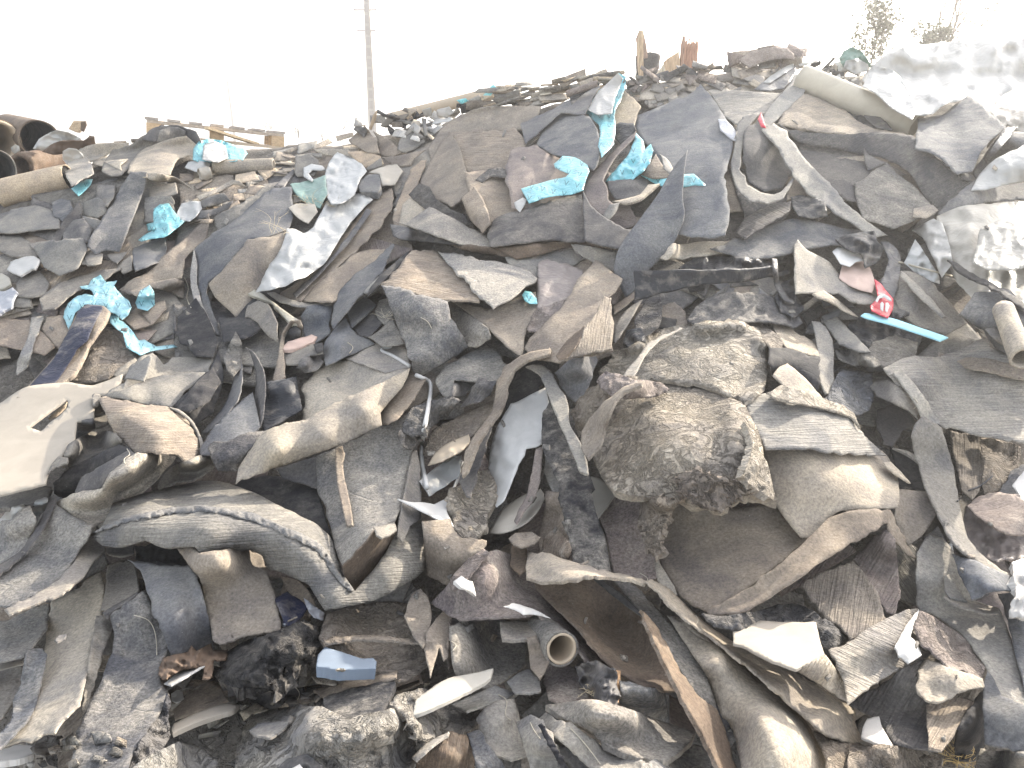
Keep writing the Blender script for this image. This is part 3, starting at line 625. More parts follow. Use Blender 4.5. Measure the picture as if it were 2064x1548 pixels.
# ================================================================ UPPER RIGHT
build("""
B|huge pile of dusty white plastic bags on the right end of the crest|kw|w8 c8 f110 t.3 h8|1738,160,6 1770,120,5 1800,100,3 1840,92,3 1900,86 1960,78 2010,74 2120,70 2130,300,30 2060,250,30 2010,240,26 1950,200,26 1905,210,26 1880,230,26 1850,232,28 1815,222,24 1770,196,16|1820,150,18 1900,140,30 1980,120,12 2040,170,34
B|clear white film folded in front of the huge bag pile|pw|w3 c4 f100|1738,176,30 1760,130,30 1800,140,34 1832,180,34 1845,230,34 1838,240,34 1800,220,33 1764,188,32|1790,170,40
B|cream stained fold of the huge bag pile at the right edge|kz|w2.5 c2 t.3|1990,300,12 1985,240,14 2010,200,20 2060,170,26 2130,160,30 2130,290,20 2064,270,24 2030,250,22
X|glossy black film bunched between the cream tube and the long grey sheet|xk|c2 w1.5|1668,206 1720,214,4 1745,222,6 1780,240,6 1800,262,4 1760,262 1720,240 1690,225
T|black folded rubber flap under the cream tube|xd|w.8|1735,218,3 1750,218,6 1775,236,8 1800,262,6 1770,258,4 1745,236,3
S|blue grey felt sheet at the crest top, under the tan strip|xu|c.4 w1|1518,180,3 1545,162,4 1575,145,5 1604,132,6 1606,142,7 1596,160,8 1580,178,9 1550,182,7
T|tan grey felt strip crossing diagonally over the crest|sl|w.4|1602,146,12 1616,158,12 1629,172,12 1620,195,12 1590,220,11 1560,246,10 1540,262,9 1534,240,9 1560,205,10 1590,170,11
S|large ribbed grey sheet lit from the crest, right of the diagonal strip|rp|r20 w.7|1562,250,6 1585,222,6 1622,190,6 1648,196,8 1700,222,9 1740,250,8 1780,262,7 1830,270,12 1780,278,14 1700,272,12 1640,264,9 1600,258,8
S|long dark grey sheet folded down the right side, open folds at its end|rd|r30 w.5 c0|1566,248,14 1600,262,16 1680,270,18 1780,266,20 1836,272,22 1870,302,22 1920,345,22 1960,366,20 1958,380,18 1940,400,13 1905,432,8 1895,436,8 1880,425,8 1835,352,8 1790,322,6 1740,312,3 1690,300,2 1630,292,2 1600,280,6
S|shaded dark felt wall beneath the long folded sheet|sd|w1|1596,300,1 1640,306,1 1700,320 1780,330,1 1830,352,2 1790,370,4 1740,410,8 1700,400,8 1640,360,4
S|curved dark felt band ending in two open loops at the far right|sk|w.2|1896,324,9 1912,322,10 1925,332,9 1920,342,9 1908,338,6
T|curled felt loop at the end of the long folded sheet|sk|w.2|1918,342,12 1945,346,12 1962,356,13 1955,366,13 1940,362,13
S|square grey felt sheet standing in front of the long folded sheet|hg|w.5|1720,372,4 1786,326,6 1835,370,9 1884,418,12 1888,432,14 1840,445,14 1800,460,12 1740,440,9 1725,400,6
O|small felt fin in the shade above the square grey sheet|sd||1742,298,6 1752,312,9 1786,328,4 1750,345,3 1744,325,6
K|pale torn flap on the corner of the square grey sheet|fp|c.6|1842,420,16 1880,412,16 1892,424,16 1868,440,16 1840,438,16
S|grey felt belt looping down from the black mouth, right of the big pale sheet|sg|w.4 c0|1478,300,5 1484,262,8 1496,232,9 1530,228,12 1512,250,10 1498,290,9 1492,340,12 1508,372,12 1536,388,13 1560,392,13 1580,382,12 1604,352,10 1580,400,15 1545,410,16 1510,404,16 1486,380,14 1472,340,10
S|dark hollow felt sheet inside the looping belt|sd||1500,260,2 1530,240,3 1560,258,2 1600,330,2 1580,378,3 1540,386,4 1510,366,3 1498,320,2
O|small red plastic scrap peeping from the mouth of the loop|pR||1527,240,6 1534,226,10 1544,258,9 1534,256,8
T|long tan grey strip running from the crest strip down to the right|sl|w.4 c0|1534,262,9 1560,248,9 1584,264,9 1608,300,9 1650,350,9 1700,400,10 1740,440,10 1790,474,10 1760,478,10 1700,440,11 1640,400,12 1605,362,12 1580,320,11 1560,290,10
O|dark crumpled rubber pouch dusted white, below the long tan strip|xk|c1.6|1595,398,6 1620,394,8 1662,402,8 1668,436,8 1640,440,9 1610,436,9 1598,420,8
S|dark blue grey felt sheet standing like a tent beside the white bags|fu|w.8|1845,300,2 1850,240,2 1898,232,5 1950,192,12 1990,225,12 2030,256,12 1990,290,14 1975,310,14 1960,345,14 1930,350,10 1880,310,5
S|slate felt sheet right of the tent-shaped one with a ragged spine|fu|c.8|1960,346,4 2000,290,6 2026,258,8 2064,270,6 2110,280 2110,330 2060,310,8 2010,330,10 1970,362,8
X|ragged black spine of the slate sheet at the right edge|xd|c1.5|1985,320,13 2010,280,14 2030,256,15 2052,256,15 2040,270,15 2015,300,15 1990,330,15
S|dusty slate felt sheet lying between the two white bags at right|fu||1890,430 1930,390,3 1975,355,4 2100,350,4 2110,402,6 2020,404,9 1940,420,9 1900,440,6
""")
# the white bags, heavy and dusty
build("""
B|white plastic bag tongue at the right edge above the middle bag|kw|w1.5 c1|1958,384,3 1975,350,6 2010,318,10 2050,300,10 2130,250,10 2130,360,12 2030,372,14 1990,382,12
B|big dusty white plastic bag pile at the right edge, middle height|kz|w4 c4 f120 h8|1888,436,4 1930,418,8 1985,410,10 2064,406,10 2130,410,10 2130,660,24 2040,628,22 2000,610,20 1960,600,18 1930,570,14 1905,520,10 1890,470,6|1960,460,22 2010,510,26 2040,450,22 1930,520,18
B|white film strip hanging left of the middle bag pile|pw|w1.5 c2|1838,464,4 1882,440,8 1900,450,10 1915,500,10 1920,530,10 1898,560,9 1880,520,8 1860,480,5
B|hanging white fold with a shaded hollow on the middle bag pile|kz|w1 c1|1960,530,22 1975,460,26 2020,440,30 2090,450,32 2130,500,30 2060,540,34 1990,545,32
B|small dusty white film peak left of the middle bag pile|pw|w1 c2|1822,530,8 1845,482,12 1856,498,12 1892,555,12 1894,572,11 1860,560,10
""")
# ================================================================ LEFT, MIDDLE HEIGHT
build("""
S|purplish brown felt sheet sloping under the long navy coated strip|fb|w1|84,664,2 95,640,4 128,636,5 142,666,5 118,702,4 112,700
S|brown felt sheet on the left bank below the looped strap|fb|w1.5|0,640,3 60,645,2 85,668,3 110,698,3 90,716,5 20,700,8 -20,690,6
O|grey rough felt offcut left of the torn cyan bag|fg|c.8|32,572 50,552,3 80,545,3 100,570 92,595,6 60,600,7 34,596,6
T|thin pale bent strip lying down the left bank|fl||62,640,4 92,636,4 84,650,4 70,690,4 54,740,5 34,756,6 32,750,6 38,720,4 56,680,3 60,655,3
S|grey brown felt sheet above the navy strip's lower end|cb|w1.5|120,716 160,690,3 215,660,3 250,690,4 270,715,6 220,750,8 170,764,10 140,766,6
S|tan grey crusty felt sheet right of the navy strip|cb|w1.5 c.6|165,740,3 185,700,3 240,700,3 280,720,5 250,755,8 225,760,10 190,772,8 140,768,6
S|grey felt sheet above the torn cyan bag|fg|w1|80,600,5 120,570 150,558 200,545 245,540,3 200,570,5 150,590,6 110,622,8 85,626,9
O|brown felt square between the two cyan pieces|fb||250,645 275,618,4 302,628 305,655,6 270,664,8
O|brown felt flap with a dark pocket beside the small cyan bag|fb||284,630 315,610,6 332,606,8 335,622,6 320,640,6 305,655,5
O|pale crumpled crust piece on the left above the cream board|fp|c.8|226,758 250,735,5 272,722,6 280,730,6 265,748,6 245,758,8
N|crumpled white foam lump on the left bank|pw|w2 c2 t1|15,545,4 22,528,6 45,518,6 68,516,6 84,524,6 76,540,9 55,548,12 40,556,12 24,552,8|50,532,12
N|yellowish white foam chunk at the left edge|py|w1.5 c1.6 t1|-20,552,3 5,552,6 20,560,8 22,574,9 5,582,9 -20,584,6
N|pale grey foam chunk at the left edge under the yellowish one|pi|w1.5 c1.6 t1|-20,584,3 8,588,6 26,578,6 34,590,8 20,620,9 0,634,9 -20,630,6
B|torn cyan plastic bag with a hollow centre on the left bank|qC|w1 c1.8 j3|128,639,8 136,612,6 148,601,6 162,596,6 188,596,6 180,585,6 164,582,4 160,577,4 178,574,5 186,563,5 202,554,4 214,569,5 236,565,6 229,576,6 242,590,7 256,604,9 266,619,10 258,636,12 246,645,12 232,632,10 219,628,10 205,618,8 170,614,9 152,630,9 146,648,9 138,664,10
B|pale cyan film tail draped to the right of the navy strip|qC|w1 c1.4 j2|219,634,9 236,631,9 240,645,9 250,649,9 268,668,9 280,686,8 292,684,6 315,698,6 350,694,6 358,699,6 330,704,9 302,708,12 282,717,13 255,700,13 248,672,12 234,662,12 222,650,11
B|small cyan bag scrap tucked in the brown pocket on the left|qC|w1 c2|273,611,6 282,586,2 302,574,2 311,591,4 312,614,6 297,626,8 277,621,8
B|small cyan bag crumpled above the thin dark strip on the left|qc|w1 c2.2|143,380,6 160,368,3 175,362,2 187,361,2 183,372,4 172,384,6 158,396,9 148,386,8
B|cyan film torn open in the left upper slope, over the square dark sheet|qc|w1.4 c2.4|278,484,8 290,474,7 305,466,7 308,450,6 310,420,4 322,412,3 340,410,3 352,428,6 362,440,8 372,446,9 355,462,11 330,478,13 300,482,13 285,486,12
B|bright white end of the torn cyan film on the left upper slope|pw|w1.4 c2.4|355,432,8 366,410,5 388,405,3 404,406,3 407,420,5 395,436,8 382,446,9 366,444,9
B|cyan film scrap in the hollow left of the torn cyan film|qc|w.6 c1|295,452,3 308,448,3 312,462,4 298,466,4
B|blue white plastic bag crumpled in front of the pallet|qc|w2 c2.6|388,322,8 390,300,5 400,285,4 425,280,3 460,288,3 490,298,3 500,310,6 490,322,9 470,325,9 440,326,9 410,328,9
B|blown out white part of the bag in front of the pallet|pw|w2 c2|408,322,14 410,292,10 430,284,8 455,292,8 460,318,12 440,328,15
B|white film under the left end of the grey tube|pw|w1 c1.5|372,338,4 380,326,3 400,324,4 425,328,6 420,340,6 395,346,6
""")
o = sheet('felt_strip', 'long strip with a shiny navy coating, pointing down to the cream board', 'felt strip', 'f', 'b',
          parse("159,627,12 176,614,9 209,617,8 222,628,9 214,648,12 181,692,14 163,734,16 141,762,18 96,797,20 33,802,20 58,777,16 111,717,13 141,661,12"), th=1.3, jag=2.5, wr=.5)
sheet('coating', None, None, 'x', 'n', parse("158,626,13 176,613,10 206,617,9 207,624,9 190,655,12 176,684,14 160,700,15 140,730,15 118,762,15 100,786,18 78,784,18 60,778,16 112,716,13 141,661,12"), th=.25, jag=2, wr=.2, crs=.2, parent=o, eps=.002)
o = sheet('cardboard_piece', 'large cream board lying at the left edge with a ragged slit', 'board', 'b', 'z',
          parse("-20,822,2 0,812,3 53,780,3 136,771,3 189,775,3 248,754,3 243,772,3 212,797,3 190,800,4 189,845,5 155,850,5 151,886,7 133,910,8 97,955,10 92,975,11 0,999,12 -20,1003,12"), th=.6, jag=1.2, wr=.3, wf=200, rigid=True,
          hole=[(59, 862), (98, 832), (136, 806), (137, 820), (120, 838), (100, 852), (83, 870)])
build("""
K|thin cream splinter peeled beside the slit of the big board|bt|t.3|97,843,14 118,824,14 135,810,14 132,822,15 115,838,16 100,846,17
T|narrow grey batten along the lower edge of the cream board|sg|w.3 t1.5|-20,1006,15 0,1001,15 92,978,14 106,984,12 98,998,14 62,1016,16 0,1026,17 -20,1030,18
O|small grey panel standing at the right end of the cream board|fg|t.8|185,796,9 190,792,9 202,795,9 212,825,9 222,850,10 212,857,12 192,862,14 188,840,12
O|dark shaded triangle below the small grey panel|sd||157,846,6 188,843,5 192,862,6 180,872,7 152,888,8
S|grey leaf shaped felt sheet with a folded corner above the curled pouch|sg|w.5|248,772,6 255,748,6 290,714,12 307,712,12 330,735,9 348,720,4 395,719,3 428,722,4 420,748,8 380,756,8 320,768,10 250,792,8 212,798,8 222,786,7
S|pale grey upturned corner on the leaf shaped sheet|sl|w.4|248,766,9 262,744,10 300,716,14 306,718,14 298,745,14 290,768,14 255,762,12
S|rounded felt roll lying between the leaf sheet and the curled pouch|sg|w.5|202,800,8 290,768,12 353,752,14 413,751,8 414,760,8 378,784,14 345,820,18 295,816,18 250,806,14|320,785,24 260,795,17
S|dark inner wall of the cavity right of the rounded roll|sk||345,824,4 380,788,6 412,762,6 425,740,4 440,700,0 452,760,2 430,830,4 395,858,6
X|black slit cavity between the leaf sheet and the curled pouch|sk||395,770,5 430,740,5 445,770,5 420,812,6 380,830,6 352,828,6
S|wide dusty curled felt pouch bulging at lower left|rb|r4 w.5 c0|199,802,16 214,800,14 255,808,14 295,816,14 340,820,13 378,846,12 398,885,13 402,920,16 378,931,20 353,917,26 320,912,30 292,915,30 272,912,28 237,880,24 219,850,21|290,860,36 330,880,34 250,830,28
T|thin curled rim band behind the pouch|fl|w.3 c0|340,820,12 360,824,12 385,845,12 405,878,12 413,905,13 411,920,14 403,926,15 402,895,14 392,862,13 370,838,13
S|rough grey slab above the long dark tunnel at lower left|fg|w.4 c0 d4|128,916,6 138,895,5 152,886,5 192,865,4 234,872,5 243,892,12 215,908,16 176,926,18 134,949,18 130,935,12
O|hooked grey felt scrap on the edge of the cream board|fg|w.6|96,955,14 104,936,12 118,919,12 138,922,12 136,944,14 112,941,15 100,950,16
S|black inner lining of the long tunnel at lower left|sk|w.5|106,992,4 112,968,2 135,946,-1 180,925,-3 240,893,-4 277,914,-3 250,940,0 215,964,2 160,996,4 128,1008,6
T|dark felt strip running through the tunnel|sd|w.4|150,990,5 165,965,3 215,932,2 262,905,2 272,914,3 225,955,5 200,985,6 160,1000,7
S|grey rough tongue of felt below the curled pouch|fg|w.3 c0 d3|318,985,8 325,965,8 352,938,8 400,918,8 425,918,8 432,940,9 400,962,10 352,975,10
S|dusty tan rolled sheet coming out of the tunnel towards the lower left|hp|w.4 c0 j3 d6|113,1016,13 128,1004,11 156,994,9 207,984,8 217,960,7 240,938,7 277,913,7 330,915,8 353,920,8 340,940,10 312,970,12 277,1000,13 240,1018,14 205,1052,15 186,1060,16 150,1042,15|230,985,12 170,1022,15 300,945,11
""")
build("""
B|crumpled white film pocket at the left edge under the batten|pw|w1 c2|-20,1060,8 0,1045,6 18,1024,6 45,1016,6 62,1018,7 40,1036,9 20,1052,12 -20,1064,12
B|white plastic cup-like scrap beside the black tunnel|pw|w1 c1|62,1026,8 72,1008,6 90,1002,6 97,1004,6 94,1025,9 76,1042,12 66,1038,11
S|pale grey felt sheet hanging over the left edge of the picture|hl|w.8|-20,1062,10 28,1042,8 45,1022,7 60,1020,7 72,1040,8 72,1066,10 50,1104,12 20,1125,12 -20,1148,12
S|big dark grey felt sheet sweeping down at the left edge|hg|w.7 c0|108,1000,8 116,1018,12 150,1040,14 186,1060,14 180,1080,14 162,1104,14 138,1145,16 108,1177,18 60,1203,20 15,1224,20 -20,1215,20 -20,1160,16 40,1115,13 72,1068,10 96,1020,8
T|thin dark upturned edge of the big dark grey sheet|sd|w.3|98,1005,9 108,998,10 112,1012,12 90,1060,14 60,1105,14 0,1160,14 -20,1165,14 -20,1150,13 40,1110,12 75,1058,11
T|curled under layer below the sweeping grey sheet|sl|w.4 c0|181,1080,9 214,1098,10 212,1112,12 190,1132,12 165,1166,14 130,1195,16 60,1223,17 18,1240,17 6,1228,18 60,1203,15 108,1176,13 140,1144,11 165,1104,10
O|grey felt scrap under the left tip of the seamed band|fg||213,1105,6 250,1098,6 272,1098,6 270,1115,8 245,1122,9 218,1118,9
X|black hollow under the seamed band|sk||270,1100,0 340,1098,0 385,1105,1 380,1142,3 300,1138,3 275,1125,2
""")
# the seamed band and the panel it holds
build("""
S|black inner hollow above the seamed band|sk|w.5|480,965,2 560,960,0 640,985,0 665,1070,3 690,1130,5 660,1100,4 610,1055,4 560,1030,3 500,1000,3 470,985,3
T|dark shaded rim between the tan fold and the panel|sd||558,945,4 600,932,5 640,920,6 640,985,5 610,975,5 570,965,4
S|large rough grey felt panel standing in the seamed band's pocket|hg|w.6 c0 r90|640,918,4 715,884,6 780,850,8 835,830,9 842,850,9 838,880,8 830,915,8 822,955,10 812,1012,14 795,1052,18 757,1066,20 722,1110,20 692,1142,18 680,1120,14 662,1045,8 642,990,4 636,945,3
T|raised brown ridge down the left side of the rough panel|sb|w.3 c.3|676,905,9 690,898,10 696,915,9 692,945,10 705,1010,12 712,1060,14 698,1060,13 682,985,11 676,940,10
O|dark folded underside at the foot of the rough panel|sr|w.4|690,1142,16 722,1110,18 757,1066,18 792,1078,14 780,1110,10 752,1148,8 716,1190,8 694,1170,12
T|curled loop of felt at the corner of the rough panel|fg|w.4|752,1062,20 775,1058,20 795,1050,18 800,1068,20 790,1078,22 770,1085,23 757,1078,22
""")
o = sheet('felt_sheet', 'broad ribbed felt band with a torn seam sweeping across the lower left', 'felt sheet', 'r', 'g',
      parse("179,1079,8 201,1066,7 218,1036,6 228,1014,5 270,1000,5 315,988,5 403,970,6 453,973,7 520,996,8 575,1025,10 630,1052,10 662,1076,10 678,1110,10 690,1150,12 715,1191,14 752,1148,14 785,1100,13 803,1060,12 815,1020,12 843,985,10 852,1060,8 856,1152,8 823,1174,10 760,1208,12 702,1223,16 654,1230,18 640,1208,18 622,1180,16 600,1168,13 563,1153,12 540,1148,12 528,1120,14 504,1106,16 461,1105,20 401,1116,24 392,1101,23 330,1103,22 290,1091,20 240,1104,18 207,1100,14"),
      parse("353,1045,24 300,1055,20 430,1030,24 500,1060,26 560,1085,26 640,1130,26 420,1075,30 690,1195,24 780,1160,20 600,1060,22"), th=.8, jag=3, wr=.5, wf=110, ribang=4)
sheet('torn_seam', None, None, 'f', 'u', parse("181,1076 220,1056 252,1042 300,1032 353,1022 416,1019 470,1028 520,1038 575,1062 626,1084 660,1112 682,1152 712,1186 716,1194 700,1190 670,1156 648,1120 620,1100 572,1078 518,1055 465,1042 416,1034 353,1036 300,1046 252,1055 215,1068"), parent=o, th=.3, wr=.3, crs=.7, wf=14, h=4, jag=2.5, eps=.002, smooth_drape=2)
build("""
T|upright grey felt edge standing right of the rough panel|sg|w.4 c.2|822,960,12 830,915,10 840,905,9 848,945,9 850,1020,10 848,1045,12 828,1060,14 812,1095,16 801,1080,17 806,1040,16
X|torn black felt clump at the top of the rough panel|cd|c1.6 w1|800,880,14 812,850,12 835,842,10 850,860,10 846,890,10 838,905,10 822,905,13 808,895,14
""")
# upper left-centre
build("""
S|slate felt sheet hanging steeply left of the white film|su|w.6 c.1|393,500,4 430,470,4 470,445,3 500,420,3 545,378,3 586,378,3 592,420,4 584,462,5 535,478,9 500,484,9 478,510,11 447,546,12 420,568,12 417,590,9 430,630,7 442,674,7 425,664,8 405,610,8 395,560,6
S|brown felt sheet tucked under the steep slate sheet|sb|w.6|420,572,2 447,546,4 478,510,6 500,484,6 540,478,6 583,465,6 576,492,8 548,556,9 520,590,10 475,640,10 455,622,7 430,594,4
T|pale thin lip along the left side of the steep slate sheet|fl|w.3|384,545,9 391,500,8 397,530,9 398,570,9 408,612,10 428,655,10 437,680,10 426,676,11 400,628,11 386,585,10
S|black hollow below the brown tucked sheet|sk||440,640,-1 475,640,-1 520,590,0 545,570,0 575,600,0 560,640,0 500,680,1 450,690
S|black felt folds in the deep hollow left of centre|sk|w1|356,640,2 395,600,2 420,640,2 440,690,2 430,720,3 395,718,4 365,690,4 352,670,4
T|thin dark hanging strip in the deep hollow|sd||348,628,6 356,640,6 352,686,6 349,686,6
S|long brown and black folded felt ramp below the white film|fb|w1 c.4|560,592,4 590,575,5 640,520,6 700,460,6 750,400,4 788,378,4 795,412,6 765,456,9 715,508,9 655,560,11 606,607,12 578,604,9
T|dark shaded fold running down the brown ramp|sd|w.6|590,592,12 640,545,12 690,490,12 740,420,10 750,424,10 710,480,11 660,535,13 612,585,14 596,600,14
S|brown felt strip rising beside the ramp|sb|w.6|608,607,6 640,570,7 680,540,8 712,512,8 745,503,6 780,500,6 790,494,6 760,530,7 716,556,8 690,585,9 668,610,11 640,608,10
S|long grey brown felt strip curving down to the centre|su|w.6 c.1|666,648,10 672,620,9 681,588,8 714,554,8 760,520,8 792,494,8 775,535,10 745,580,12 714,608,14 697,632,14 671,662,13
S|small grey triangular sheet under the strip's upper end|sl|w.5|730,590 765,556,3 795,530,3 812,512,3 800,545,5 770,570,5 745,590,5
T|black gap strip beside the strip's upper end|sk||765,556,2 795,530,3 825,505,3 812,530,3 780,560,2 740,598,1 742,588,1
O|thin curled grey offcut bridging the folded ramp and the strip|fl|w.4|538,590,10 552,588,10 585,602,12 620,610,12 660,606,12 672,612,12 640,620,13 600,618,13 560,606,12
""")
build("""
B|large white plastic film draped down the left centre slope|pw|w2 c2.6 j2|515,590,10 535,548,8 560,510,8 570,492,8 578,460,8 596,462,9 612,472,10 632,458,9 646,430,8 661,402,7 660,372,6 700,392,8 735,390,8 752,402,8 714,440,10 686,480,12 656,528,13 618,556,14 595,566,15 575,576,16 525,588,14
B|blown out white bunch at the head of the large film|pw|w2.4 c3.2|655,390,10 655,352,8 664,325,6 680,306,4 700,314,4 728,330,6 740,345,8 724,366,10 716,392,12 690,408,14 668,412,14
B|greenish clear film above the tan film scrap|pG|w1 c1.6|585,372,4 610,366,4 640,358,4 656,352,4 660,390,7 645,420,9 620,410,8 596,392,6
B|tan stained film scrap beside the large white film|bz|w1 c1|581,418,8 596,411,7 634,411,7 641,427,9 621,451,11 601,440,10
T|white band curled into an open ring beside the white bunch|pw|w.3 c.3|612,356,4 612,338,4 628,330,4 650,334,4 660,344,4 650,344,4 630,342,4 622,350,4 632,362,6 628,366,6
K|grey blue block of hardened foam on the white film|su|t4 w.3|719,369,10 742,352,9 766,349,9 768,378,10 761,388,12 727,388,12
O|pale papery offcut above the grey blue block|ap|c.6|740,348 760,338,4 800,330,4 812,345,5 796,372,7 770,374,6 766,350,4
""".replace('|ap|', '|bp|'))
# the hollow cluster left of centre
build("""
O|grey felt curl arching over the hollow left of centre|sg|w.5|494,640,4 500,615,6 520,605,9 540,612,12 560,650,12 558,690,9 540,680,6 520,650,5 505,640,3
L|yellowish rope of hardened foam across the grey curl|py|t1.5 w.5 c1|500,592,10 512,584,10 530,592,11 556,612,13 588,636,14 604,645,14 600,652,15 586,652,15 566,632,14 545,610,12 520,600,11
S|brown felt loop standing open left of centre|sb|w.4 c.1|548,768,10 556,740,10 566,690,10 574,660,9 588,648,9 604,646,8 610,660,5 606,680,3 590,660,1 578,672,8 572,700,11 574,740,12 576,760,12 560,770,12
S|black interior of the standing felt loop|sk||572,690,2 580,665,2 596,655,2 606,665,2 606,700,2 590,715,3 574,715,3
S|slate felt panel right of the standing loop|su||606,640,4 620,615,5 640,614,4 672,618,4 668,640,5 664,672,6 640,690,8 615,690,8
N|pale pink foam piece lodged above the rolled offcuts|bP|t1.4 w.8|569,700,10 580,688,9 610,680,7 628,674,6 640,678,6 630,690,8 605,700,10 580,706,12 571,706,12
O|grey rolled offcut with a dark mouth under the pink foam|sg|w.6|570,720,8 580,706,8 610,700,10 628,694,10 650,692,10 652,712,12 625,716,13 600,735,14 578,736,12
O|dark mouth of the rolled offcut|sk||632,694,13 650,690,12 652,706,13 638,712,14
O|dark olive felt scrap below the rolled offcuts|sd||596,742,6 608,722,7 640,718,7 652,728,8 640,745,9 614,752,9
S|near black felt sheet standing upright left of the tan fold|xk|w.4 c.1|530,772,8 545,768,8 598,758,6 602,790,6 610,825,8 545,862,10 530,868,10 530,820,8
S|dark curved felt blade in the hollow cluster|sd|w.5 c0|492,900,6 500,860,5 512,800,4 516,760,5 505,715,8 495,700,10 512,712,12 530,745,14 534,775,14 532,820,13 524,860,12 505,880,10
S|grey blade shaped sheet left of the hollow cluster|su|w.5 c0|398,880,6 420,855,6 452,815,6 470,770,6 478,730,6 484,715,8 488,760,12 480,805,14 455,838,14 420,870,12
S|dark smooth trough sheet below the blades|su|w.6 c0|400,918,8 412,890,6 440,852,5 480,815,4 510,790,4 525,860,6 500,885,8 460,890,9 425,916,10
O|grey upright pointed scrap in the hollow cluster|cg||450,720,10 475,668,8 488,690,8 485,740,10 470,758,12 456,745,11
O|dark dusty felt piece with a split top left of the tan fold|hd|c.6|420,900,10 430,890,10 460,888,10 500,872,9 540,866,9 548,876,10 505,905,12 480,950,12 440,950,11 426,925,11
""")
# the tan fold and the centre group
build("""
O|brown side wall under the right end of the tan fold|sb|w.5|767,855,6 770,830,6 800,785,7 828,745,7 858,764,8 840,795,10 808,838,12 780,856,12
S|back panel of the large tan folded sheet|sp|w.6 c0|610,852,4 612,772,2 635,750,3 661,730,3 709,725,5 742,736,6 777,752,8 827,740,10 800,790,10 740,826,9 680,835,8 650,845,6|680,770,0 720,790,1
S|front panel of the large tan folded sheet, lit along its upper edge|sp|w.6 c0|475,975,14 482,945,13 500,912,13 524,880,13 548,861,13 610,846,14 690,808,16 760,775,16 827,741,14 820,765,13 800,792,13 767,832,12 769,856,12 715,885,12 600,928,12 545,947,12 488,966,13|560,905,20 640,870,21 740,825,21
O|pale grey top flap above the tan folded sheet|sl|w.4|696,722,6 757,692,5 815,700,6 828,738,11 778,752,10 742,738,9
S|rounded slate felt sheet behind the tan fold|su|w.4 c0|651,716,6 655,688,6 676,661,7 697,641,8 707,660,8 719,674,6 747,686,4 757,693,4 697,720,9 656,736,9|680,695,16
O|small folded grey box corner left of the square grey slab|su|t.8 w.3|699,625,6 735,598,5 758,613,6 757,618,7 730,640,10 708,659,10
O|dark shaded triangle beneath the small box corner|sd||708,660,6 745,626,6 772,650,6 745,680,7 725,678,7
O|rough lint covered felt triangle left of the square grey slab|hg|w.6|742,680,8 765,664,8 792,640,7 806,675,8 816,692,10 800,696,11 770,698,11
O|fibrous brown and yellow felt patch above the lint triangle|hg|c1|755,625,5 765,605,5 785,600,4 790,625,6 792,640,6 775,655,7 760,640,7
S|brown upper panel of the folded sheet at the centre|rb|w.4 c0 r-8|767,573,12 797,546,10 830,506,7 873,502,6 913,533,8 945,570,12 966,596,16 966,609,18 903,607,18 830,592,16
S|brown felt sheet sloping right under the folded sheet|fb|w.5|913,609,8 994,622,9 1030,602,7 1080,588,7 1086,620,8 1062,668,10 1052,722,13 1020,696,13 985,664,12 945,632,10
S|grey turned over panel of the folded sheet at the centre|hl|w.4 c0|883,506,9 930,514,9 1000,528,9 1060,543,9 1084,560,10 1078,570,12 1062,576,14 1032,600,18 994,621,20 964,595,18 913,540,12
B|small round cyan scrap right of the folded sheet|qc|w.5 c.6|1052,594,10 1058,586,9 1070,588,9 1082,602,9 1083,612,10 1068,612,12 1058,606,12
S|grey rough felt under the right side of the square slab|hg|w.5|908,620 930,625,4 985,660,4 990,684,7 960,700,8 940,698,8 922,660,5
S|square grey felt slab bent over at its lower end, centre|hu|t1.4 w.4 c0|770,576,6 802,581,6 903,607,6 907,640,8 926,664,11 946,700,8 928,714,7 853,757,7 836,753,7 816,700,12 800,655,10 785,621,8|826,722,18 920,678,15 860,640,12
S|curved grey felt sheet right of the square slab|hg|w.6|878,762,6 903,734,7 940,715,6 979,696,5 994,702,5 1010,722,6 1027,742,8 1004,771,12 916,766,14 905,803,14 893,797,12 880,775,10
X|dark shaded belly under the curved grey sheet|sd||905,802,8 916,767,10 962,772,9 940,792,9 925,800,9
T|fluted dark strip below the curved grey sheet|rd|r50|926,822,8 950,785,8 965,762,9 1000,768,8 988,795,9 960,812,11
X|cracked black rubber clump between the cord and the brown sheet|cd|c1.6|815,850,4 830,820,4 860,812,4 900,800,4 930,806,4 905,835,5 880,850,6 858,880,7 830,880,6 812,870,5
S|flat brown felt sheet right of the hanging white cord|cb|w.6|852,916,6 858,884,6 885,862,6 905,848,6 930,835,6 985,810,6 1000,806,6 985,838,8 960,868,9 935,900,9 880,920,9
""")
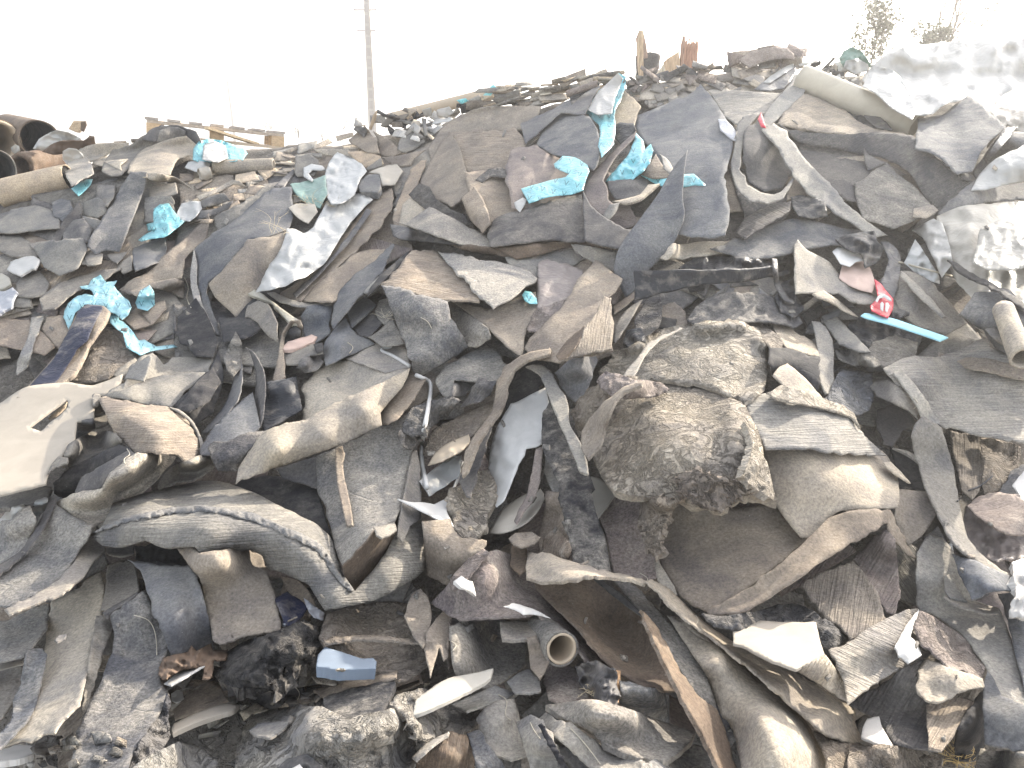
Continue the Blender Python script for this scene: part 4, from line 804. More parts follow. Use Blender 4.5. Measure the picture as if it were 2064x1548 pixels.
# ================================================================ RIGHT, MIDDLE HEIGHT
flakes("1290,560 1640,540 1820,620 1900,700 1700,760 1560,700 1300,650", 60, (26, 70), 'charred grey felt flake in the rubble band right of centre', 'charred flakes right of centre', cols='dgduk', ang=(-40, 40), asp=(.25, .7), curl=4, mats='xfxc')
build("""
S|dark purplish crumpled felt sheet left of the tilted brown sheet|xv|c.8 w1|1083,560,6 1086,530,4 1100,524,4 1140,532,4 1176,544,5 1172,575,6 1150,600,8 1130,615,9 1095,625,9 1082,620,8
X|ragged torn crust below the purplish crumpled sheet|cv|c1.5 j5|1060,660,8 1080,622,7 1105,615,8 1130,605,8 1150,600,8 1130,640,9 1090,665,10 1066,668,10
S|tan brown felt sheet tilted up to a square corner, right of centre|fb|w.3 c0|1054,703,8 1070,680,8 1110,640,8 1138,612,8 1165,565,8 1200,522,8 1255,562,10 1240,590,12 1215,606,13 1225,595,16 1236,650,18 1232,704,20 1180,716,20 1140,730,19 1112,728,17 1080,722,14|1180,640,12 1150,690,14
T|dark rolled tube of felt lying across the tilted brown sheet|sr|w.4|1120,718,24 1140,690,24 1178,655,24 1180,662,25 1165,690,26 1142,722,27 1126,726,26
S|right side face of the tilted brown sheet, ribbed|rb|r80 w.3 c0|1182,655,25 1205,625,25 1218,596,24 1232,600,22 1236,650,20 1233,703,21 1190,712,24 1142,722,26 1165,692,27
T|pale narrow strip leaning right of the tilted brown sheet|sl|w.4|1236,690,6 1240,655,6 1262,625,6 1296,602,6 1282,625,7 1255,670,8 1240,690,8
S|dark felt wedge standing right of the tilted brown sheet|cd|c1|1282,640,5 1298,610,4 1312,592,4 1332,592,4 1334,620,5 1330,660,7 1300,680,8 1280,672,7
L|black knobbly rubber lump in the gap above the clay slab|xk|t2|1255,690,6 1262,665,5 1290,660,5 1300,675,6 1290,695,8 1268,702,8
T|brown felt strip running back to the black bar|sb||1235,618,3 1260,600,3 1278,588,3 1280,600,4 1262,615,5 1238,632,5
S|thin smooth black bar of felt lying level across the slope|xk|w.3 c.2 j1.2 t1.6|1277,546,20 1300,545,21 1373,545,21 1500,543,20 1562,538,17 1562,556,12 1500,568,12 1420,574,12 1345,588,13 1310,600,14 1282,604,14
X|glossy black crumpled film with white glints above the black bar|xk|c2.4 w1.4|1368,540,7 1400,520,5 1450,514,5 1500,518,5 1545,522,5 1556,535,7 1500,542,9 1440,544,9
X|black crusty rubber slab with white dust, above the clay slab|hd|c2 w1.6|1385,645,6 1400,620,5 1430,598,4 1480,590,4 1545,592,4 1600,625,5 1618,650,7 1600,660,8 1540,648,9 1480,650,9 1420,656,9
X|black lumpy rubber knot left of the pale peaked sheet|xk|c2.4 w2|1560,600,4 1575,570,3 1600,560,3 1606,590,4 1620,620,6 1600,640,8 1575,630,8
T|dark cable loop hanging right of the black bar|xd|w.3|1556,520,8 1566,522,8 1572,570,9 1590,600,9 1604,606,9 1600,612,9 1580,605,9 1562,575,9
S|pale peaked felt sheet with a frayed bright tip right of the black bar|sl|w.5 c.1 j2|1603,592,8 1601,520,8 1601,493,9 1608,482,10 1616,492,10 1628,504,9 1675,531,6 1697,564,6 1730,580,6 1775,603,9 1762,614,12 1719,610,13 1691,592,14 1650,590,15|1630,560,18
T|pale sunlit strip below the peaked sheet|fp|w.3|1637,592,8 1660,585,8 1690,605,8 1730,638,9 1712,632,11 1680,612,11 1650,600,10
S|dark brown felt sheet behind the red bag and the black glove|fg|w.6|1812,546,4 1840,548,4 1870,565,4 1900,592,4 1930,628,5 1950,651,6 1920,668,8 1904,674,9 1840,650,8 1800,620,8 1800,580,5
T|grey slanted strip edge on the dark brown sheet|sl||1816,545,8 1826,552,8 1880,605,8 1908,640,8 1900,640,9 1850,595,9 1815,556,9
B|beige smeared film above the red bag|bP|w1 c1|1690,560,5 1700,525,4 1735,516,4 1752,536,5 1766,575,7 1758,590,8 1738,586,8 1712,575,7
B|small white shell shaped plastic scrap right of the peaked sheet|bw|w.8 c.6|1678,507,9 1690,496,8 1708,492,8 1722,505,9 1735,516,9 1765,515,8 1748,524,10 1725,528,12 1713,538,13 1694,532,12
X|glossy black bag crumpled above the white shell|xk|c2.2 w1|1684,482,5 1710,472,4 1762,465,4 1770,484,5 1782,500,6 1770,530,8 1745,540,8 1735,514,7 1700,498,6
C|black rubber glove hanging down beside the red bag|xd|w.8 c.8|1776,487,9 1790,487,9 1806,500,9 1815,522,9 1813,550,9 1810,580,10 1800,604,12 1785,592,12 1775,568,11 1785,545,10 1790,522,10 1782,502,10
B|crumpled black liner sticking out of the red bag|xk|w1 c1.5|1790,642,9 1795,612,7 1804,602,6 1812,622,8 1834,630,9 1832,636,10 1810,642,12
X|charred crumbly rubber heap under the blue strip|xk|c2.6 w2 j5|1700,680,4 1712,650,3 1735,640,3 1800,655,3 1850,662,3 1845,690,5 1820,712,7 1780,722,8 1740,715,7
S|crumpled grey felt wad below the blue strip|cg|c1.6 w1.4|1745,710,6 1760,690,6 1800,680,6 1850,690,6 1845,715,8 1828,740,11 1800,748,12 1765,735,10
S|grey torn felt scraps in layers left of the grey wad|cg|c1.2|1680,705 1720,702,4 1757,712,5 1780,735,7 1760,742,8 1720,735,8 1690,722,6
T|long grey strip standing on end below the peaked sheet|sl|w.4 c0|1635,646,6 1652,647,6 1668,665,7 1679,690,8 1680,740,8 1682,792,8 1665,795,10 1650,760,10 1648,700,9
S|grey felt strip crossing behind the standing strip|sg|w.3|1660,648,3 1686,638,3 1720,672,4 1757,710,5 1730,708,7 1690,694,6
O|sunlit pale felt piece left of the standing strip|fp|w.6|1549,649,6 1574,653,5 1606,670,5 1642,690,6 1650,720,9 1618,712,10 1585,700,10
O|brown torn felt with a hole left of the sunlit piece|cb|c1|1500,652,4 1530,648,4 1560,668,4 1580,690,6 1575,712,8 1555,705,8 1530,680,6
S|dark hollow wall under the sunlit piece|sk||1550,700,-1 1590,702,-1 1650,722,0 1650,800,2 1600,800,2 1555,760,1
T|tan felt roll leaning in the hollow below the sunlit piece|fp|w.3|1557,756,8 1570,740,8 1587,732,8 1605,745,9 1635,775,10 1662,805,12 1630,800,13 1590,785,12
X|grey fused rubber blob draped right of the standing strip|cu|c1 w1.4|1655,812,6 1672,790,5 1686,758,4 1700,745,4 1730,748,4 1760,750,4 1760,800,8 1752,825,10 1738,838,12 1705,830,12 1664,815,9
S|slate felt sheets in a fan at the right edge below the bag pile|fu|w.8|1933,634,3 1950,610,3 1965,590,3 2005,588,3 2012,578,3 2034,584,4 2064,612,5 2110,650,5 2110,720,12 2040,742,12 2005,705,8 1985,668,6
O|grey triangular flap among the fanned slate sheets|fg||1985,664,6 2005,658,6 2040,690,8 2030,700,10 2010,690,9
T|thin dark strap arching over the right edge bags|sk|w.2 c0 t.6|1910,524,10 1925,528,10 1960,550,12 2000,570,12 2050,600,12 2110,640,12 2110,655,13 2050,615,14 2000,582,14 1955,562,14 1930,545,12
""")
build("""
S|wide ribbed grey sheet filling the right edge below the fallen tube|rl|w.6 c.1 r2|1780,742,5 1828,720,4 1870,718,4 1910,712,4 1940,700,4 1970,684,4 1990,681,4 1994,700,6 2064,726,6 2115,730,6 2115,892,14 2064,892,14 1950,872,14 1900,857,14 1862,842,14 1830,800,10 1800,765,7
T|broken brown strip lying along the top of the wide ribbed sheet|cb|c.8|1930,728,9 1945,720,9 1990,722,9 2064,738,9 2115,742,9 2115,760,11 2064,765,11 1990,748,11 1950,742,10
S|arched grey felt sheet under the wide ribbed sheet's left end|sg|w.4 c0|1755,778,8 1765,768,8 1790,766,8 1825,790,9 1848,824,10 1852,846,10 1835,830,12 1800,814,12 1768,798,11
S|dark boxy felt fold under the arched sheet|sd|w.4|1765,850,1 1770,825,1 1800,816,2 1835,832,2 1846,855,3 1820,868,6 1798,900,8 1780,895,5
T|grey strip falling from the ribbed sheet's left end|sl|w.3 c0|1800,752,8 1814,744,8 1840,770,10 1868,808,12 1880,832,12 1897,858,13 1862,850,14 1848,820,12 1818,775,10
S|bark-like fibrous brown sheet below the wide ribbed sheet|rb|r90 c1 w1|1915,868,3 1975,878,3 1980,920,6 1986,965,8 1960,1010,10 1938,985,9 1925,930,6
S|cracked crust behind the bark-like sheet|cb|c1.5 w1.5|1975,880 2030,890,3 2060,900,3 2050,940,5 2010,990,7 1985,1000,8 1982,950,5
S|slate sheet with a white patch at the right edge|fu|w.6|2010,1000,6 2030,960,5 2064,935,4 2115,920,4 2115,1000,10 2050,1004,10
N|white foam patch at the right edge below the ribbed sheet|bw|w.6 c.6|2040,975,12 2064,950,12 2115,940,12 2115,1000,14 2055,1002,14
X|crumpled black and brown film at the right edge beside the long strip|xv|c2.6 w2|1940,1060,3 1945,1020,3 1980,1000,3 2040,994,3 2115,1010,3 2115,1150,12 2050,1130,12 1990,1130,11 1955,1100,8
S|purplish felt hood on the crumpled film at the right edge|fv|w.7|1948,1020,10 1975,1000,10 2005,992,10 2046,996,10 2080,1020,12 2062,1078,16 2030,1074,16 2005,1062,15 1968,1040,12
O|dusty dark offcut under the long strip's bend|fu|w.6|1850,1120,4 1862,1085,4 1890,1060,4 1912,1098,6 1900,1130,8 1880,1150,8 1852,1150,7
N|small white foam piece under the long strip|bw|t1|1895,1128,8 1905,1100,7 1918,1092,7 1922,1110,8 1905,1135,9
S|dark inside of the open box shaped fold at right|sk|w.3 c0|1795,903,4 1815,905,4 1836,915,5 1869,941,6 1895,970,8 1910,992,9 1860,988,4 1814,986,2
T|thin light upper rim of the open box shaped fold|sl|w.1 t.8 c0 j.5|1800,902,9 1836,912,9 1872,940,10 1897,968,11 1911,992,12 1904,992,12 1890,970,11 1868,946,10 1834,919,9
S|front face of the open box shaped fold at right|sb|w.3 c0 j1|1812,985,12 1860,990,12 1911,994,12 1898,1020,12 1885,1042,12 1870,1065,11 1858,1080,10 1830,1100,8 1812,1068,10 1802,1040,11
T|long tapering grey strip hanging down the right side past the box fold|sg|w.4 c0 r90|1838,882,10 1840,860,10 1850,848,10 1864,843,10 1882,850,10 1897,862,10 1908,895,10 1921,941,10 1930,990,11 1938,1038,12 1950,1080,13 1972,1110,14 2010,1142,15 2064,1170,16 2115,1192,16 2115,1206,17 2050,1180,18 1990,1150,18 1945,1118,17 1915,1085,16 1892,1040,16 1868,990,16 1850,935,14
""")
# the clay masses and the smooth dome
build("""
S|smooth brown felt sheet spread under the clay ball|sb|w.7 c.1|1240,1000,4 1330,990,6 1400,1010,6 1480,1025,6 1560,1012,8 1618,1082,10 1675,1045,10 1600,1110,13 1560,1142,14 1500,1190,15 1430,1232,15 1385,1212,13 1345,1165,10 1320,1120,6
S|dusty mottled felt sheet below the left side of the clay ball|hv|w.8|1204,1030,3 1225,1000,3 1300,1005,5 1300,1055,6 1322,1112,8 1340,1165,9 1300,1168,9 1235,1152,9 1225,1090,6
O|small pale triangular flap under the brown sheet's left corner|fp||1318,1130,9 1326,1128,9 1358,1180,12 1366,1200,12 1345,1195,12 1325,1170,11
S|large smooth domed felt sheet right of the clay ball|sp|w.8 c.1|1498,808,8 1541,794,8 1610,802,8 1664,816,8 1705,829,8 1735,868,10 1765,898,11 1790,922,10 1806,955,12 1815,988,14 1809,1022,16 1760,1026,16 1700,1030,15 1668,1048,14 1640,1082,14 1614,1083,14 1560,1012,12 1545,950,12 1525,880,10|1660,960,20 1600,900,16 1740,980,19
S|ribbed upper layer of the domed sheet with a torn lower lip|rl|w.5 c.2 r3|1500,806,12 1541,794,12 1610,802,12 1664,815,12 1706,830,12 1735,868,14 1765,896,14 1788,918,13 1740,918,19 1680,912,21 1620,904,20 1543,906,18 1525,870,15
T|sunlit torn crust lip along the top of the domed sheet|cp|c1 w.8 j4|1545,792,16 1575,776,15 1610,785,15 1650,800,15 1700,816,14 1728,842,15 1735,866,16 1715,840,17 1670,826,17 1620,816,17 1570,806,17
O|crisp white edged splinter at the right tip of the domed sheet|fp|t.4|1782,932,16 1796,930,15 1815,950,15 1836,974,15 1830,972,16 1805,955,17 1788,942,17
T|broad band of felt along the lower edge of the domed sheet|sb|w.5 c.1|1672,1042,16 1719,1029,16 1795,1026,15 1808,1056,14 1828,1100,12 1853,1128,10 1828,1114,11 1805,1090,12 1788,1056,14 1754,1074,17 1678,1118,19 1600,1172,19 1500,1232,18 1430,1242,18 1425,1230,17 1500,1190,17 1600,1112,17
L|big wrinkled clay ball bulging from the slope right of centre|mp|w1.4 c1.0 f60 t3 d5|1188,905,9 1192,872,7 1212,838,5 1240,802,3 1290,778,2 1350,768,2 1400,772,2 1450,790,3 1500,812,4 1528,870,9 1545,940,14 1566,1008,19 1530,1002,21 1500,1000,22 1470,1022,19 1445,1032,19 1405,1022,19 1372,1006,19 1335,1014,18 1300,1002,18 1240,992,19 1212,962,14|1370,880,20 1300,860,15 1440,900,20 1330,950,21 1450,980,22
L|lower lobe of clay folded under the right side of the clay ball|mb|w1 c1.0 f35 t2|1360,960,22 1400,945,23 1450,960,24 1490,970,24 1520,985,24 1490,1005,22 1455,1032,22 1410,1020,22 1370,995,22
L|clay ear curling down at the right side of the clay ball|mp|w1 c1.2 f35 t2|1500,850,18 1522,870,16 1530,900,16 1545,930,17 1558,975,18 1564,1012,20 1545,1000,22 1520,985,24 1495,960,25 1510,925,24 1518,895,22
L|twisted clay stem hanging below the clay ball|mb|w1 c1 f30 t2 d3|1290,1010,10 1330,1000,14 1375,1006,16 1358,1030,16 1342,1050,16 1330,1085,15 1336,1112,14 1320,1122,15 1300,1098,14 1284,1058,11
L|flat cracked clay slab lying above the clay ball|mp|w1.2 c.9 t1.2 f80 d3|1208,748,6 1235,714,5 1265,700,4 1325,668,3 1400,650,2 1500,645,2 1534,668,3 1548,728,5 1542,788,6 1500,812,6 1470,800,6 1430,784,6 1390,772,6 1330,768,6 1260,770,6 1225,776,7
T|thin twisted ribbon of felt draped over the clay slab|sl|w.2 t.3|1252,762,22 1258,752,21 1285,720,18 1310,690,14 1370,660,10 1376,662,10 1325,690,15 1300,718,19 1278,758,22 1266,768,23
""")
# centre: straps, paper, black slab
build("""
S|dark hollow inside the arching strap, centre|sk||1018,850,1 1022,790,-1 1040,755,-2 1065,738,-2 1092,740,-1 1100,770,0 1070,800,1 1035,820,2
S|grey felt sheet right of the arching strap|su|w.4|1118,750,5 1150,725,4 1200,715,4 1205,725,5 1195,755,8 1180,790,10 1165,815,11 1140,795,9
S|brown folded strips between the strap and the clay ball|cb|c1.2 w1|1150,830,4 1180,790,4 1220,762,4 1290,758,4 1250,790,6 1215,820,8 1185,860,9 1165,880,9
X|brown cracked clod above the clay ball's left shoulder|cv|c1.8 w1.5|1200,770,8 1220,745,6 1262,760,6 1330,770,8 1350,785,10 1310,800,12 1240,805,12
A|white crumpled paper sheet hanging in the centre|bw|w1.2 c1|985,1000,6 985,935,4 997,872,4 1030,814,4 1060,800,4 1100,780,4 1108,815,5 1093,833,6 1101,858,7 1093,896,9 1062,906,11 1040,950,12 1015,1008,14 1000,1022,13
A|torn white paper pointing left over the seamed band|bw|w.8 c.8 j3|802,1005,18 830,1012,16 850,1012,14 875,1016,10 905,1000,8 930,965,6 928,920,6 915,918,8 935,930,8 912,985,12 900,1030,14 915,1062,16 880,1046,17 850,1030,18
B|clear white film strip beneath the hanging cord|pw|w.8 c1|845,970,7 862,955,5 905,925,4 930,918,4 925,960,7 890,985,9 865,1000,9
K|tan cardboard fragments behind the cord|bt|c.8|862,938,5 880,910,4 905,892,4 945,875,4 948,890,6 925,912,8 890,930,8
K|cream curved board strip in the centre|bz|w.4|985,1075,8 1010,1030,7 1050,1000,6 1090,985,6 1100,1000,8 1080,1035,12 1050,1060,14 1010,1075,14
K|cream board panel right of the black slab|bz|w.4|1188,1010,5 1192,960,4 1210,965,4 1242,992,5 1225,1020,8 1205,1045,9 1196,1045,9
L|tan cracked clay tongue hanging in the centre|mp|w.8 c1 f35|902,1000,12 905,985,10 935,975,8 960,950,7 985,945,7 998,975,9 1000,1010,10 985,1035,12 980,1065,14 960,1090,16 935,1100,17 915,1075,16 912,1035,14
T|dark twisted strap hanging before the clay tongue|sd|w.3|925,970,14 950,900,10 968,865,8 985,850,7 995,855,8 980,900,11 965,950,15 948,1002,18 940,1000,18
S|brown felt sheet in the shade below the clay tongue|fb|w1|850,1050 905,1045,1 920,1080,2 980,1090,3 960,1140,5 900,1180,7 860,1160,4
T|brown pointed strap left of the cream board|sv|w.3|1036,1050,15 1060,1000,12 1072,950,11 1080,905,10 1094,900,10 1090,950,12 1078,1000,14 1050,1040,17 1040,1056,18
O|grey felt scrap between the paper and the black slab|fg||1096,950,8 1100,915,7 1115,920,7 1130,960,9 1126,1000,11 1110,985,11
S|grey brown felt panel under the black slab|fb|w.6|1085,1080,5 1095,1040,5 1100,990,5 1130,990,6 1142,1060,8 1150,1110,10 1110,1120,10 1088,1110,8
X|thick black rubbery slab running down the centre|hk|w.8 c.8 j4 t1.6|1096,912,14 1092,880,12 1093,832,10 1108,808,9 1124,828,10 1140,850,11 1165,905,13 1188,952,15 1199,1027,16 1219,1083,16 1232,1152,16 1160,1152,18 1148,1100,18 1141,1052,18 1130,1010,18 1126,975,18 1110,940,16
T|smooth brown strap arching down over the hollow, left arm|fb|w.2 c0 t.8|1108,700,10 1111,704,10 1108,716,12 1062,728,12 1036,748,12 1024,775,12 1020,802,14 1008,832,15 985,862,16 962,900,18 942,950,18 932,960,18 940,905,16 962,868,14 990,830,12 997,800,11 1003,765,10 1020,735,9 1060,713,9
T|smooth grey strap hanging over the black slab, right arm|sl|w.2 c0 t.8|1060,738,14 1080,734,12 1095,737,12 1110,746,13 1124,775,14 1142,802,16 1150,858,20 1168,890,21 1183,930,22 1184,955,22 1170,950,23 1150,905,23 1132,860,20 1112,815,17 1100,780,14 1085,750,13
T|twisted grey brown strap curling from the clay ball's left shoulder|sb|w.2 c0 t.8|1297,768,20 1292,776,20 1262,790,22 1240,806,22 1222,850,22 1212,890,22 1196,912,22 1184,927,22 1170,905,20 1171,870,18 1199,830,16 1234,797,16 1265,776,16
""")
# ================================================================ LOWER LEFT
flakes("330,1380 520,1340 640,1400 620,1450 480,1500 340,1480", 30, (30, 85), 'thin grey flake in the split layers beside the black panel', 'split layers beside the black panel', cols='gpbg', ang=(-35, -5), asp=(.15, .45), curl=3)
flakes("-40,1480 160,1480 130,1570 -40,1570", 40, (9, 24), 'small pale stone at the foot of the heap, lower left corner', 'pale stones at the lower left corner', cols='pwlg', ang=(-30, 30), asp=(.5, .9), curl=1, th=1.0, cat='stone', name='stone')
flakes("480,1380 560,1350 640,1400 540,1440", 14, (12, 34), 'dark rubber crumb beside the black crust lump', 'crumbs beside the black crust lump', cols='dkd', mats='x', curl=3)
build("""
S|light grey felt sheet at the left edge under the curled layer|hl|w.6|-20,1250,5 18,1249,5 60,1228,5 100,1214,5 96,1245,7 92,1268,9 62,1307,12 50,1322,14 0,1335,14 -20,1337,14
S|grey felt sheet at the left edge, second from the bottom|fg|w.8|-20,1348,5 46,1340,5 42,1380,7 30,1412,9 0,1455,11 -20,1462,11
K|white and tan card edges poking out at the left edge|bz||-20,1345,9 20,1335,8 46,1332,8 48,1338,9 20,1345,10 -20,1356,11
S|large brown grey felt sheet folded down the lower left|sp|w.8 c.1|103,1212,8 150,1190,7 180,1165,6 203,1150,5 210,1190,7 203,1232,9 187,1284,11 184,1310,13 172,1370,18 160,1420,22 130,1450,24 110,1478,24 60,1490,22 20,1500,20 -20,1512,18 20,1460,15 55,1440,14 80,1380,11 90,1310,8 96,1260,7
S|dark slate sheet running down beside the brown grey sheet|hu|w.5|53,1309,8 86,1306,8 95,1318,9 84,1377,12 62,1440,16 30,1480,20 0,1508,22 -20,1512,22 -20,1498,20 20,1455,16 40,1372,11
O|small dark knob of rubber on the brown grey sheet|xd|c1|110,1290,20 118,1280,19 134,1278,19 130,1288,21 116,1294,22
S|grey felt sheet with a boxed corner above the long slate sheet|fg|w.6|203,1230,8 212,1190,7 216,1140,5 245,1130,5 270,1132,6 278,1165,8 280,1190,10 252,1210,13 212,1236,14
T|thin layered box edge below the boxed corner|sd|t1.2 w.2|206,1234,14 252,1208,14 279,1192,13 279,1198,14 250,1218,15 212,1240,16
T|narrow mossy grey strip left of the long slate sheet|fg|w.4 c.4|194,1242,9 224,1238,9 232,1262,10 214,1300,12 196,1360,14 181,1412,16 164,1450,18 172,1372,15 184,1297,12
S|long slate grey felt sheet running down to the bottom edge, lower left|hu|w.9 c.1|222,1240,10 252,1216,9 277,1199,8 292,1190,8 320,1240,10 342,1300,12 326,1335,14 324,1370,15 340,1402,16 322,1440,18 302,1462,20 280,1500,22 262,1532,24 250,1580,25 135,1580,22 150,1500,20 161,1460,19 190,1400,16 214,1347,14 230,1290,12
T|ragged crusty edge along the right side of the long slate sheet|cd|c1.6 w.8 j5|338,1400,14 345,1415,14 340,1450,15 345,1480,15 330,1505,17 300,1535,19 262,1550,21 280,1500,20 302,1462,18 322,1438,16
S|pale cracked sheet at the bottom edge right of the long slate sheet|cl|w1 c.6|262,1548,14 320,1512,12 360,1495,10 400,1505,10 440,1530,11 440,1580,14 250,1580,16
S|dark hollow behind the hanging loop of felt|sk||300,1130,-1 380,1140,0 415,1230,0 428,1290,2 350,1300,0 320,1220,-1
S|hanging loop of slate felt with a bright top and shaded belly|su|w.3 c0|257,1128,12 277,1131,13 320,1136,14 378,1140,15 395,1158,16 405,1185,18 414,1222,16 424,1262,10 430,1290,6 428,1322,5 380,1330,4 345,1322,4 325,1270,8 308,1235,14 298,1192,17 282,1148,14|350,1180,19 365,1215,20 385,1280,8
S|grey brown felt strip hanging beside the slate loop|sb|w.5 c.1 r85|355,1104,6 388,1102,6 401,1115,7 461,1106,8 504,1108,9 526,1122,10 538,1150,11 548,1180,12 556,1208,12 566,1270,12 520,1278,13 480,1283,13 442,1302,13 430,1290,12 416,1225,14 404,1172,13 382,1140,9
O|brown felt strip corner beneath the seamed band|fb||566,1160,6 600,1170,6 622,1190,7 640,1225,8 622,1245,9 600,1210,8 580,1190,7
S|navy card with a bent corner beside the grey brown strip|xn|t.5 w.3 c0|555,1205,9 580,1192,8 600,1205,9 620,1224,10 605,1245,12 588,1265,13 572,1258,12 562,1230,10
B|clear film scrap beside the navy card|pi|c1.4|566,1245,6 580,1262,7 590,1270,8 575,1272,8 568,1262,7
B|clear creased film under the seamed band|pi|c1.6|612,1205,7 640,1225,8 655,1236,9 652,1252,9 632,1245,9 618,1225,8
X|large black crust lump with a rough top, lower left|ck|w2 c2.4 j5 f40 t3|433,1362,10 448,1325,8 470,1305,7 500,1290,6 545,1276,5 580,1262,5 610,1248,5 645,1262,6 648,1290,8 640,1325,11 620,1338,13 590,1360,16 560,1392,18 530,1386,18 480,1388,18 445,1374,14|500,1330,22 560,1310,20
C|small twisted brown rag beside the black crust lump|bo|w1 c1.8 t.4 f30 j.8 h3.5|319,1360,9 322,1342,8 328,1326,7 353,1319,7 378,1314,8 386,1301,8 396,1312,8 426,1296,8 430,1310,9 460,1310,9 454,1328,11 432,1332,12 430,1350,13 426,1368,14 408,1367,14 413,1344,14 365,1352,15 328,1372,14|370,1335,18
K|white torn card pointing right under the brown rag|bw||330,1378,6 365,1354,6 412,1342,6 380,1362,8 345,1382,9
B|white tissue scrap below the brown rag|pw|c1.6|345,1398,6 358,1390,5 368,1394,5 371,1408,7 356,1418,9 346,1412,8
O|tan felt triangle below the brown rag|fb||350,1430,6 380,1400,5 420,1374,5 445,1385,6 460,1412,9 420,1430,10 352,1450,10
K|flattened corrugated card lying in the layers at lower left|bp|t1 w.3|345,1470,12 350,1458,11 400,1435,10 450,1418,9 482,1420,9 470,1432,12 400,1455,14 348,1478,15
N|white foam slab at the lower left corner|bw|w1 t1.4|-20,1520,6 10,1510,5 40,1500,5 75,1503,6 68,1520,9 30,1532,11 -20,1536,10
O|brown grey stones of crust at the lower left corner|cg|c1.6 w1|60,1508,9 90,1485,8 120,1482,8 118,1510,12 90,1524,13 70,1522,12
""")
flakes("100,1480 260,1480 240,1580 80,1580", 14, (16, 40), 'dull crust pebble at the foot of the long slate sheet', 'crust pebbles at the foot', cols='gpb', mats='c', curl=3, asp=(.5, .9))
build("""
S|wide brown felt sheet behind the blue foam wedge|cb|w.9 c.2|641,1285,4 659,1238,4 715,1222,4 777,1212,4 823,1217,4 817,1240,6 843,1290,10 860,1319,12 864,1340,13 830,1365,15 802,1376,15 762,1356,13 700,1330,10 655,1310,7
T|raised seam line across the wide brown sheet|cb|c.5 w.3|652,1290,12 720,1280,13 790,1283,14 842,1290,15 843,1296,16 790,1292,16 720,1290,15 655,1298,14
O|brown leaf shaped felt piece, left one of the pair|fb|w.5|815,1242,12 822,1215,10 830,1195,9 848,1186,9 864,1207,10 870,1240,12 862,1280,15 853,1304,17 832,1278,16
O|brown leaf shaped felt piece twisted at its foot, right one of the pair|sb|w.5|856,1310,14 860,1272,12 876,1250,11 893,1233,10 913,1241,10 910,1280,13 905,1328,15 895,1332,17 885,1305,17 868,1364,20
O|thin brown strip standing beside the twisted leaf|fb||905,1250,10 914,1262,10 914,1345,13 905,1348,14 902,1310,13
S|grey brown felt sheet right of the leaf shaped pair|hg|w.6|905,1262,3 950,1248,3 1020,1250,3 1065,1285,4 1062,1340,8 1020,1370,10 990,1390,11 930,1378,9 912,1345,7
Q|pale blue foam wedge with a torn top edge|bB|t2.5 w.2 j2|636,1345,16 641,1319,14 656,1303,12 671,1309,12 700,1318,13 727,1327,13 752,1326,13 759,1334,14 757,1348,16 727,1349,17 680,1350,18
O|yellowish dusty felt scraps under the blue wedge|cp|c1.5|628,1362,8 650,1350,8 700,1350,8 740,1352,8 760,1356,9 720,1372,12 680,1380,12 640,1376,11
T|tan stitched edge strip along the top of the black panel|fb|w.3 c.3|632,1392,10 680,1378,10 760,1362,10 800,1352,10 798,1366,12 740,1384,13 650,1406,14
Z|flat black rubber panel at the lower centre left|hk|w.5 c.4 j2.5 t1.2|648,1464,18 650,1440,16 651,1406,14 700,1390,13 750,1378,13 796,1366,13 799,1376,14 788,1405,17 777,1433,20 745,1442,21 717,1449,22 680,1458,21 650,1468,20
T|pale batten lying behind the black panel's right end|sb||792,1395,8 800,1385,8 845,1370,8 846,1376,9 810,1392,10
L|pale lumpy crust mass along the bottom edge left of centre|ml|w1.6 c1.6 f45 t2|478,1500,6 500,1446,5 560,1428,5 640,1424,6 700,1448,8 778,1430,9 812,1424,9 832,1462,12 838,1500,14 826,1550,18 800,1585,20 500,1585,18 475,1540,12|560,1480,18 740,1490,22
X|dark cavity with smooth rim in the crust at the bottom edge|sd|w.5|560,1585,22 556,1548,20 580,1528,19 620,1520,19 650,1540,20 652,1585,22
B|white plastic corner at the bottom edge left of centre|bw||578,1570,26 588,1548,25 604,1540,25 612,1552,26 605,1585,27
O|slate flake lying on the pale crust mass|fu|w.4|502,1472,16 520,1458,16 560,1454,16 585,1454,17 568,1472,19 545,1488,20 512,1482,19
L|cracked crust lump behind the cream card wedge|ml|w1.2 c1.4 f40|786,1420,8 800,1398,7 850,1388,7 900,1400,8 960,1420,9 990,1440,10 950,1470,14 880,1500,15 835,1490,14 820,1450,12
S|dark brown felt roll at the bottom edge centre left|rr|w.4 c0 r80|838,1550,12 845,1520,11 880,1488,10 910,1474,10 940,1482,10 955,1510,12 964,1585,16 840,1585,16|905,1530,17
T|thin bent brown rim above the dark roll|sl||830,1528,15 860,1498,15 905,1474,15 903,1482,16 865,1508,17 838,1535,17
K|long cream card wedge pointing down left, lower centre|bz|w.3 t.7 j1.5|830,1443,18 838,1410,15 873,1384,13 890,1374,12 913,1364,12 960,1356,12 994,1347,12 988,1368,13 976,1377,14 940,1396,16 903,1413,18 853,1436,19
S|grey frayed felt triangle right of the cream card wedge|fl|w.4 j3|908,1420,12 950,1402,11 999,1380,10 1038,1396,11 1018,1412,13 975,1424,15 941,1434,16
S|pale grey felt scraps fanned at the bottom edge, centre|fl|w.6|960,1450,10 975,1425,9 1000,1412,9 1038,1408,9 1052,1460,13 1068,1522,17 1030,1532,18 1000,1520,17 975,1490,14
S|blue grey felt sheet at the bottom edge under the fanned scraps|hu|w.5|940,1478,8 965,1470,8 1000,1520,11 1040,1585,15 960,1585,15 955,1520,11
""")
